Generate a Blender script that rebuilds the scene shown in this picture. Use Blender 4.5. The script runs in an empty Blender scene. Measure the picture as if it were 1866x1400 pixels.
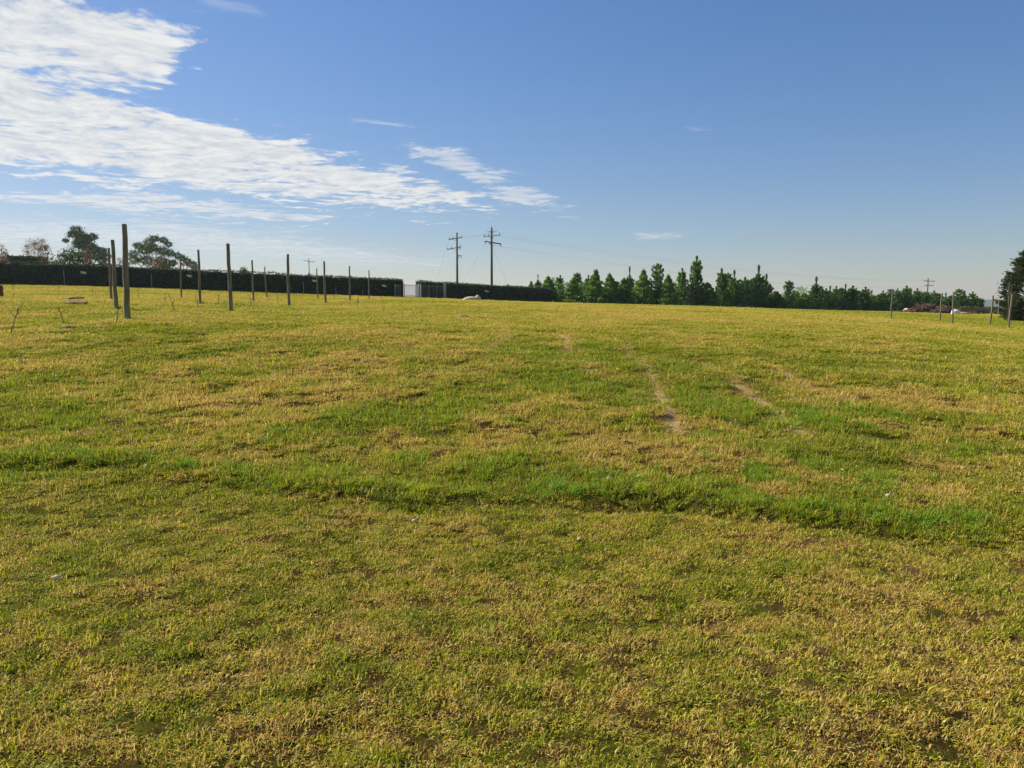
import bpy, bmesh, math, random
import numpy as np
from mathutils import Vector, Matrix

random.seed(7)
RNG = np.random.default_rng(7)
R = math.radians
scene = bpy.context.scene
COL = scene.collection

# ------------------------------------------------------------------ camera
EYE = 1.6
FPX = 1409.0                       # focal length in photo pixels (1866 wide)
PITCH = R(5.7)
CP, SP = math.cos(PITCH), math.sin(PITCH)

def pix(u, v, y):
    """world point on the sight line of a photo pixel at depth y"""
    t = (700 - v) / FPX
    dx, dy, dz = (u - 933) / FPX, CP + t * SP, -SP + t * CP
    k = y / dy
    return (dx * k, y, EYE + dz * k)

def xat(u, y, v=560):
    return pix(u, v, y)[0]

# ------------------------------------------------------------------ noise
def _hash(ix, iy, seed):
    h = (ix.astype(np.int64) * 374761393 + iy.astype(np.int64) * 668265263 + seed * 974711) & 0xFFFFFFFF
    h = ((h ^ (h >> 13)) * 1274126177) & 0xFFFFFFFF
    h = (h ^ (h >> 16)) & 0xFFFFFFFF
    h = (h * 2246822519) & 0xFFFFFFFF
    h = h ^ (h >> 15)
    return (h & 0xFFFFFF) / float(0xFFFFFF)

def vnoise(x, y, seed=0):
    x = np.asarray(x, float); y = np.asarray(y, float)
    ix = np.floor(x); iy = np.floor(y)
    fx = x - ix; fy = y - iy
    fx = fx * fx * (3 - 2 * fx); fy = fy * fy * (3 - 2 * fy)
    ix = ix.astype(np.int64); iy = iy.astype(np.int64)
    a = _hash(ix, iy, seed); b = _hash(ix + 1, iy, seed)
    c = _hash(ix, iy + 1, seed); d = _hash(ix + 1, iy + 1, seed)
    return (a * (1 - fx) + b * fx) * (1 - fy) + (c * (1 - fx) + d * fx) * fy

def fbm(x, y, seed=0, octs=4):
    s = 0; a = 1; tot = 0
    for k in range(octs):
        cs, sn = math.cos(0.6 * k + seed), math.sin(0.6 * k + seed)
        s = s + a * vnoise((x * cs - y * sn) * 2 ** k + 17.3 * k, (x * sn + y * cs) * 2 ** k - 9.1 * k, seed + 31 * k)
        tot += a; a *= 0.55
    return s / tot

def sstep(e0, e1, x):
    t = np.clip((x - e0) / (e1 - e0), 0, 1)
    return t * t * (3 - 2 * t)

# ------------------------------------------------------------------ terrain
def _zrow(u, v, y): return pix(u, v, y)[2]
US = [0, 230, 480, 740, 1000, 1250, 1500, 1740, 1866]
ROWS = {  # depth -> photo row of the ground at each of US
    20:  [604, 589, 594, 600, 606, 612, 618, 632, 640],
    25:  [576, 578, 582, 586, 592, 597, 604, 618, 627],
    30:  [558, 566, 571, 575, 581, 587, 594, 608, 617],
    40:  [544, 547, 558, 563, 569, 574, 583, 600, 608],
    50:  [536, 541, 552, 556, 562, 567, 577, 596, 602],
    60:  [530, 535, 547, 551, 558, 563, 573, 589, 596],
    80:  [519, 526, 538, 546, 555, 560, 570, 581, 586],
    100: [513, 521, 533, 543, 553, 559, 568, 576, 580],
    130: [509, 517, 530, 540, 552, 558, 566, 572, 576],
    170: [509, 516, 530, 541, 553, 558, 565, 570, 573],
    230: [515, 522, 534, 545, 555, 560, 565, 569, 571],
}
_S = np.array([(u - 933) / FPX for u in US])
_ly = np.linspace(math.log(1.5), math.log(5000), 420)
_sg = np.linspace(-1.2, 1.2, 160)
def _build():
    near = {1.5: 0, 3: 0, 5: 0, 6: .02, 8: .14, 10: .30, 13: .55}
    depths = sorted(list(near) + list(ROWS) + [400, 900, 2000, 5000])
    H = np.zeros((len(depths), len(US)))
    for i, d in enumerate(depths):
        for j, u in enumerate(US):
            if d in near:
                k = 1.0 - 0.25 * max(0, (u - 933) / 933)
                H[i, j] = near[d] * k
            elif d in ROWS: H[i, j] = _zrow(u, ROWS[d][j], d)
            elif d == 400: H[i, j] = _zrow(u, ROWS[230][j], 230) * .6 - 2
            elif d == 900: H[i, j] = -9
            elif d == 2000: H[i, j] = -7
            else: H[i, j] = 2.
    ld = np.log(np.array(depths))
    A = np.array([np.interp(_ly, ld, H[:, j]) for j in range(len(US))])       # u, ly
    B = np.array([np.interp(_sg, _S, A[:, k]) for k in range(len(_ly))])      # ly, s
    ker = np.exp(-np.linspace(-2, 2, 13) ** 2); ker /= ker.sum()
    P = np.pad(B, ((6, 6), (6, 6)), mode='edge')
    P = np.apply_along_axis(lambda r: np.convolve(r, ker, 'valid'), 0, P)
    P = np.apply_along_axis(lambda r: np.convolve(r, ker, 'valid'), 1, P)
    return P
_T = _build()

def ledge_y(x):
    """line on the lawn where the mown strip meets the rougher field"""
    return 6.15 - 0.22 * x + 0.22 * np.sin(x * 1.3 + .6) + 0.5 * (fbm(x * 1.4, x * 0 + 3.3, 5, 4) - .5)

def terrain(x, y, micro=True):
    x = np.asarray(x, float); y = np.asarray(y, float)
    yy = np.maximum(y, 1.6)
    s = np.clip(x / yy, -1.19, 1.19)
    fi = (np.log(yy) - _ly[0]) / (_ly[1] - _ly[0])
    fj = (s - _sg[0]) / (_sg[1] - _sg[0])
    fi = np.clip(fi, 0, len(_ly) - 1.001); fj = np.clip(fj, 0, len(_sg) - 1.001)
    i = fi.astype(int); j = fj.astype(int); a = fi - i; b = fj - j
    h = (_T[i, j] * (1 - a) + _T[i + 1, j] * a) * (1 - b) + (_T[i, j + 1] * (1 - a) + _T[i + 1, j + 1] * a) * b
    # the small step of the rough field's edge
    d = y - ledge_y(x)
    vr = .35 + 1.0 * sstep(.3, .7, fbm(x * 1.3, y * .6, 6, 3))
    h = h + 0.03 * sstep(-0.14, 0.14, d) + .022 * vr * np.exp(-(d - .22) ** 2 / .04) - 0.03 * vr * np.exp(-(d + .14) ** 2 / .02)
    if micro:
        fade = np.clip(18 / np.maximum(np.abs(y), 1), 0, 1)
        rough = sstep(-.2, .6, d)
        h = h + (fbm(x * 1.1, y * 1.1, 3, 3) - .5) * (.06 + .10 * rough) * (.4 + .6 * fade)
        h = h + (fbm(x * 5.2, y * 5.2, 8, 3) - .5) * (.030 + .026 * rough) * fade
        h = h + (fbm(x * 15, y * 15, 12, 2) - .5) * .03 * fade * fade
        # planting rows: shallow ruts
        rr = rows_mask(x, y)
        h = h - .03 * rr * fade
    return h

def gz(x, y): return float(terrain(np.array([x]), np.array([y]), True)[0])

_GY = 2.0 * 1.012 ** np.arange(480)
def ground_at(u, v):
    t = (700 - v) / FPX
    dx, dy, dz = (u - 933) / FPX, CP + t * SP, -SP + t * CP
    X_ = dx / dy * _GY; Z_ = EYE + dz / dy * _GY
    hit = np.nonzero(Z_ < terrain(X_, _GY, False))[0]
    k = int(hit[0]) if len(hit) else len(_GY) - 1
    y = float(_GY[k]) / 1.006
    return float(dx / dy * y), y

# long faint planting rows running away from the viewer: (x0,y0)-(x1,y1)
ROWLINES = []
def rows_mask(x, y):
    m = np.zeros_like(np.asarray(x, float))
    for (x0, y0, x1, y1, w, st) in ROWLINES:
        dx, dy = x1 - x0, y1 - y0
        L = math.hypot(dx, dy)
        t = ((x - x0) * dx + (y - y0) * dy) / L
        q = ((x - x0) * dy - (y - y0) * dx) / L
        q = q + .14 * (vnoise(t * .9, t * 0, 61) - .5)
        ends = sstep(-.5, .8, t) * (1 - sstep(L - .8, L + .5, t))
        m = np.maximum(m, st * np.exp(-(q / w) ** 2) * ends * (.75 + .5 * vnoise(t * 2.1, t * 0, 63)))
    return m
_rl = []
for (a, b, w, st) in [((1155, 645), (1250, 795), .12, 1.0), ((1335, 690), (1475, 805), .12, 1.0), ((1275, 655), (1352, 702), .12, .5),
                      ((1375, 652), (1490, 715), .13, .85), ((1022, 606), (1036, 652), .13, .9),
                      ((921, 598), (897, 655), .13, .8), ((1128, 624), (1155, 650), .12, .6)]:
    xa, ya = ground_at(*a); xb, yb = ground_at(*b)
    _rl.append((xa, ya, xb, yb, w, st))
# bare soil along the post rows on the left
ROWLINES = _rl
POSTROWS = [(-13.2, 75, -10.6, 19, .50, .9), (-10.6, 19, -10.0, 8, .45, .4), (-17, 70, -15.2, 26, .5, .7), (-15.2, 26, -13.5, 12, .4, .5), (-22, 70, -20.4, 36, .5, .5)]

PATCH = []   # (x, y, rx, ry, green, lush)
def addpatch(u, v, ru, rv, g, l=0.0):
    x, y = ground_at(u, v)
    xa, _ = ground_at(u + ru, v); _, ya = ground_at(u, v - rv); _, yb = ground_at(u, v + rv)
    PATCH.append((x, y, abs(xa - x), max(.25, (ya - yb) / 2), g, l))
for p in [(90, 860, 110, 40, .9, .9), (120, 770, 120, 40, .7, .55), (360, 885, 90, 28, .6, .7), (560, 870, 110, 28, .7, .85),
          (720, 885, 90, 25, .6, .7), (930, 865, 110, 28, .7, .9), (800, 905, 160, 14, .6, .6), (1200, 925, 160, 22, .6, .8), (1400, 940, 170, 22, .6, .85), (1620, 950, 160, 22, .6, .8),
          (1800, 965, 120, 18, .5, .7), (1530, 845, 60, 16, .6, .6), (1200, 815, 60, 16, .5, .5), (900, 640, 130, 20, .75, .3), (1080, 640, 110, 20, .75, .3),
          (1190, 665, 50, 25, .6, .2), (1560, 800, 140, 26, .7, .2), (1700, 760, 100, 20, .45, .1), (640, 770, 60, 16, .4, .3), (840, 780, 60, 14, .45, .3), (500, 790, 60, 16, .4, .4),
          (70, 1040, 70, 30, .7, 0), (20, 1090, 60, 30, .5, 0), (1330, 1030, 140, 26, .45, 0), (970, 1030, 130, 25, .35, 0), (560, 1040, 120, 26, .3, 0),
          (90, 563, 50, 8, .8, .2), (180, 580, 30, 6, .6, .2), (1660, 575, 60, 5, .6, 0), (30, 700, 50, 20, .5, .2), (430, 690, 90, 18, .25, .1),
          (1650, 690, 120, 20, .3, 0), (860, 700, 120, 25, .25, 0), (150, 640, 120, 14, .3, 0),
          (250, 600, 200, 10, .4, 0),
          (300, 740, 130, 14, -.5, 0), (480, 650, 200, 22, -.3, 0), (560, 740, 120, 12, -.45, 0), (1300, 820, 130, 18, -.4, 0), (1480, 880, 200, 14, -.5, 0), (1700, 880, 160, 16, -.35, 0),
          (1100, 770, 150, 16, -.4, 0), (850, 810, 120, 12, -.4, 0), (1250, 870, 70, 14, -.5, 0), (1560, 730, 130, 18, -.35, 0), (1780, 740, 120, 20, -.35, 0),
          (800, 945, 250, 16, -.4, 0), (1650, 1290, 260, 80, -.35, 0), (1720, 1060, 130, 40, -.3, 0), (860, 1210, 200, 60, -.15, 0),
          (450, 1250, 150, 60, -.15, 0), (1600, 1160, 120, 20, -.5, 0), (640, 1220, 70, 18, -.4, 0), (450, 1200, 80, 14, -.3, 0)]:
    addpatch(*p)

def cover(x, y):
    """greenness, length of the grass and bareness of the soil on the field"""
    x = np.asarray(x, float); y = np.asarray(y, float)
    d = y - ledge_y(x)
    rough = sstep(-.05, .15, d)
    far = sstep(14, 26, y)
    n1 = fbm(x * .55, y * .38, 21, 4)
    n2 = fbm(x * 2.3, y * 1.9, 22, 4)
    n3 = fbm(x * .09, y * .07, 23, 3)
    n4 = fbm(x * 7.0, y * 7.0, 27, 2)
    lawn = .56 - .05 * x + (n1 - .5) * .6 + (n2 - .5) * .9 + (n4 - .5) * 1.0
    field = .66 + (n1 - .5) * 1.3 + (n2 - .5) * 1.7 + (n4 - .5) * .4
    farf = .62 + (n3 - .5) * .8 + (n1 - .5) * .9 + (fbm(x * .25, y * .12, 29, 3) - .5) * .9
    g = lawn * (1 - rough) + (field * (1 - far) + farf * far) * rough
    lush = np.zeros_like(g)
    wx = x + (fbm(x * 1.7, y * 1.7, 41, 3) - .5) * 1.1
    wy = y + (fbm(x * 1.7, y * 1.7, 43, 3) - .5) * 1.1
    brk = .25 + .9 * sstep(.32, .62, fbm(x * 2.1 + 5, y * 1.5, 45, 4))
    for (px, py, rx, ry, pg, pl) in PATCH:
        q = ((wx - px) / rx) ** 2 + ((wy - py) / ry) ** 2
        m = np.exp(-q * .9) * brk * (.5 + .75 * rough)
        g = g + pg * m
        lush = np.maximum(lush, pl * m)
    wild = rough * sstep(.54, .68, fbm(x * .9 + 3, y * .8, 49, 4)) * (1 - sstep(11, 17, y))
    lush = np.maximum(lush, .65 * wild); g = g + .35 * wild
    # uncut verge right behind the step
    band = np.exp(-((d - .18) / .20) ** 2) * sstep(.42, .62, fbm(x * 1.4, y * .5, 47, 3))
    lush = np.maximum(lush, .8 * band); g = g + .5 * band
    rr = rows_mask(x, y)
    g = g - 1.1 * rr
    soil = sstep(.56, .72, fbm(x * 1.6, y * 1.6, 51, 4)) * sstep(.5, .62, fbm(x * 7, y * 7, 52, 3)) * .7 + sstep(.62, .74, fbm(x * 5.5, y * 5., 53, 3)) * .6
    soil = soil * (.35 + .65 * (1 - far)) * np.where(rough > .5, 1, .25 + .75 * sstep(-.5, 2.5, x))
    pr = np.zeros_like(g)
    for (x0, y0, x1, y1, w, st) in POSTROWS:
        dx, dy = x1 - x0, y1 - y0; L = math.hypot(dx, dy)
        t = ((x - x0) * dx + (y - y0) * dy) / L; q = ((x - x0) * dy - (y - y0) * dx) / L
        pr = np.maximum(pr, st * np.exp(-(q / w) ** 2) * sstep(-2, 1, t) * (1 - sstep(L - 1, L + 2, t)) * sstep(.35, .6, fbm(x * .6, y * .35, 55, 3)))
    g = g - .7 * pr
    # thin bare run of soil under the step
    lip = np.exp(-((d + .14) / .07) ** 2) * sstep(.4, .6, fbm(x * 1.1, y * 0 + 2, 57, 3))
    bare = np.clip(np.maximum.reduce([soil, .9 * pr, .5 * lip, .12 * rr]), 0, 1)
    return np.clip(g, 0, 1), np.clip(lush, 0, 1), bare, np.clip(rr, 0, 1), rough, far

# ------------------------------------------------------------------ tagging and mesh helpers
def tag(o, label=None, cat=None, group=None, kind=None):
    if label: o['label'] = label
    if cat: o['category'] = cat
    if group: o['group'] = group
    if kind: o['kind'] = kind
    return o

def empty(name, loc, label, cat, group=None, rz=0.0):
    o = bpy.data.objects.new(name, None); COL.objects.link(o)
    o.location = loc; o.rotation_euler = (0, 0, rz); o.empty_display_size = .3
    return tag(o, label, cat, group)

def link(name, me, parent=None, mat=None, loc=None):
    o = bpy.data.objects.new(name, me)
    if mat and not me.materials: me.materials.append(mat)
    COL.objects.link(o)
    if parent: o.parent = parent
    if loc: o.location = loc
    return o

def fast_mesh(name, V, Q=None, T=None, smooth=False):
    me = bpy.data.meshes.new(name)
    V = np.asarray(V, np.float32).reshape(-1, 3)
    nq = 0 if Q is None else len(Q); nt = 0 if T is None else len(T)
    me.vertices.add(len(V)); me.vertices.foreach_set('co', V.ravel())
    li = []
    if nq: li.append(np.asarray(Q, np.int32).ravel())
    if nt: li.append(np.asarray(T, np.int32).ravel())
    li = np.concatenate(li)
    me.loops.add(len(li)); me.loops.foreach_set('vertex_index', li)
    me.polygons.add(nq + nt)
    st = np.concatenate([np.arange(nq) * 4, nq * 4 + np.arange(nt) * 3]).astype(np.int32)
    me.polygons.foreach_set('loop_start', st)
    me.update(calc_edges=True); me.validate()
    me.polygons.foreach_set('use_smooth', [smooth] * len(me.polygons))
    return me

class MB:
    def __init__(s): s.v = []; s.f = []
    def add(s, V, F):
        b = len(s.v); s.v += [tuple(p) for p in V]; s.f += [tuple(b + i for i in f) for f in F]
    def tube(s, pts, rad, n=8, cap=True, wob=0.0):
        pts = [Vector(p) for p in pts]
        if not hasattr(rad, '__len__'): rad = [rad] * len(pts)
        V = []
        for i, p in enumerate(pts):
            d = (pts[min(i + 1, len(pts) - 1)] - pts[max(i - 1, 0)]).normalized()
            a = Vector((1, 0, 0)) if abs(d.x) < .8 else Vector((0, 1, 0))
            e1 = d.cross(a).normalized(); e2 = d.cross(e1).normalized()
            for k in range(n):
                t = 2 * math.pi * k / n
                r = rad[i] * (1 + wob * random.uniform(-1, 1))
                V.append(p + e1 * math.cos(t) * r + e2 * math.sin(t) * r)
        F = []
        for i in range(len(pts) - 1):
            for k in range(n):
                a = i * n + k; b = i * n + (k + 1) % n
                F.append((a, b, b + n, a + n))
        if cap:
            F.append(tuple(range(n))[::-1]); F.append(tuple((len(pts) - 1) * n + k for k in range(n)))
        s.add(V, F)
    def box(s, c, d, rz=0.0, bev=0.0):
        x, y, z = d[0] / 2, d[1] / 2, d[2] / 2
        cr, sr = math.cos(rz), math.sin(rz)
        bm = bmesh.new(); bmesh.ops.create_cube(bm, size=1)
        bmesh.ops.scale(bm, vec=d, verts=bm.verts)
        if bev > 0: bmesh.ops.bevel(bm, geom=bm.edges[:], offset=bev, segments=1, affect='EDGES')
        V = [(c[0] + v.co.x * cr - v.co.y * sr, c[1] + v.co.x * sr + v.co.y * cr, c[2] + v.co.z) for v in bm.verts]
        F = [tuple(v.index for v in f.verts) for f in bm.faces]
        bm.free(); s.add(V, F)
    def mesh(s, name, mat=None, smooth=False):
        me = bpy.data.meshes.new(name); me.from_pydata([tuple(v) for v in s.v], [], s.f); me.update()
        bm = bmesh.new(); bm.from_mesh(me); bmesh.ops.recalc_face_normals(bm, faces=bm.faces); bm.to_mesh(me); bm.free()
        me.polygons.foreach_set('use_smooth', [smooth] * len(me.polygons))
        if mat: me.materials.append(mat)
        return me

# ------------------------------------------------------------------ materials
def newmat(name):
    m = bpy.data.materials.new(name); m.use_nodes = True
    nt = m.node_tree; nt.nodes.clear()
    return m, nt

class N:
    """tiny node helper"""
    def __init__(s, nt): s.nt = nt
    def n(s, t, **kw):
        nd = s.nt.nodes.new(t)
        for k, v in kw.items(): setattr(nd, k, v)
        return nd
    def l(s, a, b): s.nt.links.new(a, b)
    def val(s, sock, v):
        if hasattr(v, 'is_output') or isinstance(v, bpy.types.NodeSocket): s.l(v, sock)
        else: sock.default_value = v
    def math(s, op, a, b=0.0, c=None, clamp=False):
        m = s.n('ShaderNodeMath', operation=op); m.use_clamp = clamp
        s.val(m.inputs[0], a); s.val(m.inputs[1], b)
        if c is not None: s.val(m.inputs[2], c)
        return m.outputs[0]
    def mix(s, f, a, b, blend='MIX'):
        m = s.n('ShaderNodeMix', data_type='RGBA', blend_type=blend)
        s.val(m.inputs[0], f); s.val(m.inputs[6], a); s.val(m.inputs[7], b)
        return m.outputs[2]
    def noise(s, vec, scale, detail=3, rough=.55):
        m = s.n('ShaderNodeTexNoise'); m.inputs['Scale'].default_value = scale
        m.inputs['Detail'].default_value = detail; m.inputs['Roughness'].default_value = rough
        if vec is not None: s.l(vec, m.inputs['Vector'])
        return m.outputs[0]
    def attr(s, name, kind='GEOMETRY', out='Fac'):
        a = s.n('ShaderNodeAttribute', attribute_type=kind, attribute_name=name)
        return a.outputs[out]
    def remap(s, v, a, b, c=0.0, d=1.0):
        m = s.n('ShaderNodeMapRange', clamp=True); m.interpolation_type = 'SMOOTHSTEP'
        s.val(m.inputs[0], v)
        for i, k in enumerate((a, b, c, d)): s.val(m.inputs[1 + i], k)
        return m.outputs[0]

def rgb(r, g, b): return (r, g, b, 1.0)

# blades of grass: colour by blade, by tuft, by place
G_DARK = rgb(.09, .15, .003); G_MID = rgb(.35, .39, .003); G_YEL = rgb(.58, .53, .006)
S_TAN = rgb(.59, .44, .09); S_PALE = rgb(.73, .60, .17); S_RUST = rgb(.40, .20, .05)
def grass_material(name, lushcol=False):
    m, nt = newmat(name); h = N(nt)
    green = h.attr('green', 'INSTANCER'); tr = h.attr('trnd', 'INSTANCER'); hue = h.attr('hue', 'INSTANCER')
    br = h.attr('brnd'); tipf = h.attr('tip')
    geo = h.n('ShaderNodeNewGeometry')
    fine = h.noise(geo.outputs['Position'], 9.0, 3)
    fine2 = h.noise(geo.outputs['Position'], 27.0, 2)
    k = h.math('ADD', br, h.math('MULTIPLY', h.math('SUBTRACT', h.math('ADD', h.math('MULTIPLY', fine, .5), h.math('MULTIPLY', fine2, .5)), .5), 2.3))
    k = h.math('ADD', k, h.math('MULTIPLY', h.math('SUBTRACT', tr, .5), .35))
    isgreen = h.remap(h.math('SUBTRACT', green, k), -.10, .10)
    b2 = h.math('FRACT', h.math('MULTIPLY', br, 17.3))
    b3 = h.math('FRACT', h.math('MULTIPLY', br, 41.7))
    gcol = h.mix(h.remap(h.math('ADD', h.math('MULTIPLY', b2, .6), h.math('MULTIPLY', hue, .6)), .25, .95), G_MID, G_YEL)
    gcol = h.mix(h.remap(h.math('SUBTRACT', green, h.math('MULTIPLY', b3, .75)), .15, .75), gcol, G_MID)
    gcol = h.mix(h.remap(h.math('ADD', b3, h.math('MULTIPLY', h.math('SUBTRACT', green, .5), .5)), .62, .95), gcol, G_DARK)
    if lushcol:
        gcol = h.mix(h.remap(b3, .0, 1., .2, .8), rgb(.23, .43, .005), rgb(.09, .23, .004))
        gcol = h.mix(h.remap(hue, .45, .8), gcol, rgb(.42, .50, .010))
    scol = h.mix(b3, S_TAN, S_PALE)
    scol = h.mix(h.remap(b2, .52, .75), scol, S_RUST)
    c = h.mix(isgreen, scol, gcol)
    c = h.mix(h.math('MULTIPLY', tipf, .35), c, h.mix(.5, c, S_PALE))
    d = h.n('ShaderNodeBsdfDiffuse'); h.l(c, d.inputs[0])
    t = h.n('ShaderNodeBsdfTranslucent'); h.l(c, t.inputs[0])
    g = h.n('ShaderNodeBsdfGlossy'); g.inputs['Roughness'].default_value = .5; g.inputs[0].default_value = (1, 1, 1, 1)
    m1 = h.n('ShaderNodeMixShader'); m1.inputs[0].default_value = .42; h.l(d.outputs[0], m1.inputs[1]); h.l(t.outputs[0], m1.inputs[2])
    m2 = h.n('ShaderNodeMixShader'); m2.inputs[0].default_value = .012; h.l(m1.outputs[0], m2.inputs[1]); h.l(g.outputs[0], m2.inputs[2])
    o = h.n('ShaderNodeOutputMaterial'); h.l(m2.outputs[0], o.inputs[0])
    return m

def ground_material():
    m, nt = newmat('field_ground'); h = N(nt)
    geo = h.n('ShaderNodeNewGeometry'); P = geo.outputs['Position']
    green = h.attr('green'); bare = h.attr('bare'); row = h.attr('row'); far = h.attr('far')
    nf = h.remap(h.noise(P, 130, 3, .75), .32, .68); nm = h.noise(P, 11, 4, .65); nl = h.noise(P, 2.1, 3)
    nx = h.noise(P, .35, 5, .6)
    g = h.math('ADD', green, h.math('MULTIPLY', h.math('SUBTRACT', nm, .5), 1.3))
    g = h.math('ADD', g, h.math('MULTIPLY', h.math('SUBTRACT', nx, .5), .5))
    gcol = h.mix(nf, rgb(.19, .26, .006), rgb(.42, .40, .012))
    tcol = h.mix(nf, rgb(.36, .28, .065), rgb(.60, .49, .14))
    turf = h.mix(h.remap(g, .25, .75), tcol, gcol)
    shaded_thatch = h.mix(nf, rgb(.04, .026, .008), rgb(.20, .13, .045))  # thatch brown, darkened to stand in for shadow between the tufts
    near = h.mix(h.remap(nm, .35, .65), shaded_thatch, h.mix(h.remap(g, .3, .7), shaded_thatch, rgb(.12, .14, .012)))
    c = h.mix(far, near, turf)
    soil = h.mix(nf, rgb(.07, .035, .018), rgb(.32, .19, .10))
    c = h.mix(h.remap(h.math('ADD', bare, h.math('MULTIPLY', h.math('SUBTRACT', nm, .5), .6)), .25, .6), c, soil)
    c = h.mix(h.math('MULTIPLY', row, .9), c, h.mix(nf, rgb(.50, .34, .16), rgb(.84, .62, .34)))
    b = h.n('ShaderNodeBump'); b.inputs['Strength'].default_value = .9; b.inputs['Distance'].default_value = .02
    h.l(h.math('ADD', nf, h.math('MULTIPLY', nm, 2.)), b.inputs['Height'])
    p = h.n('ShaderNodeBsdfDiffuse'); h.l(c, p.inputs[0]); h.l(b.outputs[0], p.inputs['Normal'])
    o = h.n('ShaderNodeOutputMaterial'); h.l(p.outputs[0], o.inputs[0])
    return m

def leaf_material(name, cols, trans=.3, scale=.8, gloss=.03):
    """foliage: leaves vary singly (attribute lrnd) and in clumps"""
    m, nt = newmat(name); h = N(nt)
    tc = h.n('ShaderNodeTexCoord'); oi = h.n('ShaderNodeObjectInfo')
    l = h.attr('lrnd'); n = h.noise(tc.outputs['Object'], scale, 3)
    k = h.math('ADD', h.math('MULTIPLY', l, .6), h.math('MULTIPLY', h.remap(n, .3, .7), .4))
    k = h.math('ADD', k, h.math('MULTIPLY', h.math('SUBTRACT', oi.outputs['Random'], .5), .35), clamp=True)
    c = h.mix(h.remap(k, 0., .55), cols[0], cols[1]); c = h.mix(h.remap(k, .5, 1.), c, cols[2])
    d = h.n('ShaderNodeBsdfDiffuse'); h.l(c, d.inputs[0])
    t = h.n('ShaderNodeBsdfTranslucent'); h.l(c, t.inputs[0])
    g = h.n('ShaderNodeBsdfGlossy'); g.inputs['Roughness'].default_value = .5
    m1 = h.n('ShaderNodeMixShader'); m1.inputs[0].default_value = trans; h.l(d.outputs[0], m1.inputs[1]); h.l(t.outputs[0], m1.inputs[2])
    m2 = h.n('ShaderNodeMixShader'); m2.inputs[0].default_value = gloss; h.l(m1.outputs[0], m2.inputs[1]); h.l(g.outputs[0], m2.inputs[2])
    o = h.n('ShaderNodeOutputMaterial'); h.l(m2.outputs[0], o.inputs[0])
    return m

def rough_material(name, c0, c1, scale=6, rough=.85, stretch=(1, 1, 1), bump=.4, metal=0.0, dist=.01):
    m, nt = newmat(name); h = N(nt)
    tc = h.n('ShaderNodeTexCoord'); mp = h.n('ShaderNodeMapping'); mp.inputs['Scale'].default_value = stretch
    h.l(tc.outputs['Object'], mp.inputs[0])
    n = h.noise(mp.outputs[0], scale, 5, .65); n2 = h.noise(mp.outputs[0], scale * .2, 3)
    f = h.math('ADD', h.math('MULTIPLY', n, .6), h.math('MULTIPLY', n2, .4))
    c = h.mix(h.remap(f, .35, .65), c0, c1)
    p = h.n('ShaderNodeBsdfPrincipled'); h.l(c, p.inputs['Base Color']); p.inputs['Roughness'].default_value = rough
    p.inputs['Metallic'].default_value = metal; p.inputs['Specular IOR Level'].default_value = .25
    b = h.n('ShaderNodeBump'); b.inputs['Strength'].default_value = bump; b.inputs['Distance'].default_value = dist
    h.l(n, b.inputs['Height']); h.l(b.outputs[0], p.inputs['Normal'])
    o = h.n('ShaderNodeOutputMaterial'); h.l(p.outputs[0], o.inputs[0])
    return m

M = {}
M['ground'] = ground_material()
M['lawn'] = grass_material('lawn_blades'); M['lush'] = grass_material('long_blades', True)
M['post'] = rough_material('weathered_timber', rgb(.10, .085, .055), rgb(.27, .23, .16), 14, stretch=(1, 1, .15), bump=.8)
M['pole'] = rough_material('pole_timber', rgb(.055, .045, .035), rgb(.13, .105, .08), 8, stretch=(1, 1, .1))
M['steel'] = rough_material('dull_steel', rgb(.16, .17, .18), rgb(.25, .26, .27), 8, .5, metal=.6)
M['porcelain'] = rough_material('insulator_glaze', rgb(.10, .06, .045), rgb(.16, .10, .07), 5, .3)
M['wire'] = rough_material('wire', rgb(.12, .12, .125), rgb(.18, .18, .18), 8, .5, metal=.5)
M['gatepaint'] = rough_material('grey_white_paint', rgb(.66, .67, .68), rgb(.80, .81, .82), 12, .6)
M['fencepaint'] = rough_material('dark_grey_paint', rgb(.10, .10, .10), rgb(.17, .17, .17), 12, .6)
M['greypost'] = rough_material('grey_post_paint', rgb(.26, .25, .24), rgb(.36, .35, .33), 12, .7)
M['plate'] = rough_material('pale_yellow_plate', rgb(.62, .50, .25), rgb(.80, .70, .45), 12, .6)
M['stone'] = rough_material('pale_stone', rgb(.50, .38, .22), rgb(.80, .68, .48), 30, .9, bump=.6)
M['whitestone'] = rough_material('white_stone', rgb(.66, .58, .44), rgb(.86, .79, .64), 3, .9)
M['sand'] = rough_material('pale_sand', rgb(.40, .33, .19), rgb(.58, .50, .33), 3, .95)
M['clod'] = rough_material('dark_soil', rgb(.09, .06, .035), rgb(.20, .135, .08), 20, .95, bump=1.0)
M['bark'] = rough_material('bark', rgb(.07, .055, .04), rgb(.16, .13, .095), 4, stretch=(1, 1, .25))
M['palebark'] = rough_material('pale_bark', rgb(.22, .19, .15), rgb(.40, .36, .30), 2, stretch=(1, 1, .25))
M['twig'] = rough_material('twig', rgb(.10, .075, .05), rgb(.19, .14, .10), 10)
M['brush'] = rough_material('dead_branches', rgb(.11, .065, .045), rgb(.22, .14, .10), 3)
M['redbrown'] = rough_material('red_brown_timber', rgb(.14, .045, .02), rgb(.24, .09, .04), 10)
M['hedge'] = leaf_material('hedge_leaves', (rgb(.022, .056, .016), rgb(.055, .105, .022), rgb(.15, .19, .035)), .12, .5)
M['hedgecore'] = rough_material('hedge_inside', rgb(.008, .014, .008), rgb(.018, .028, .012), 3)
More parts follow.
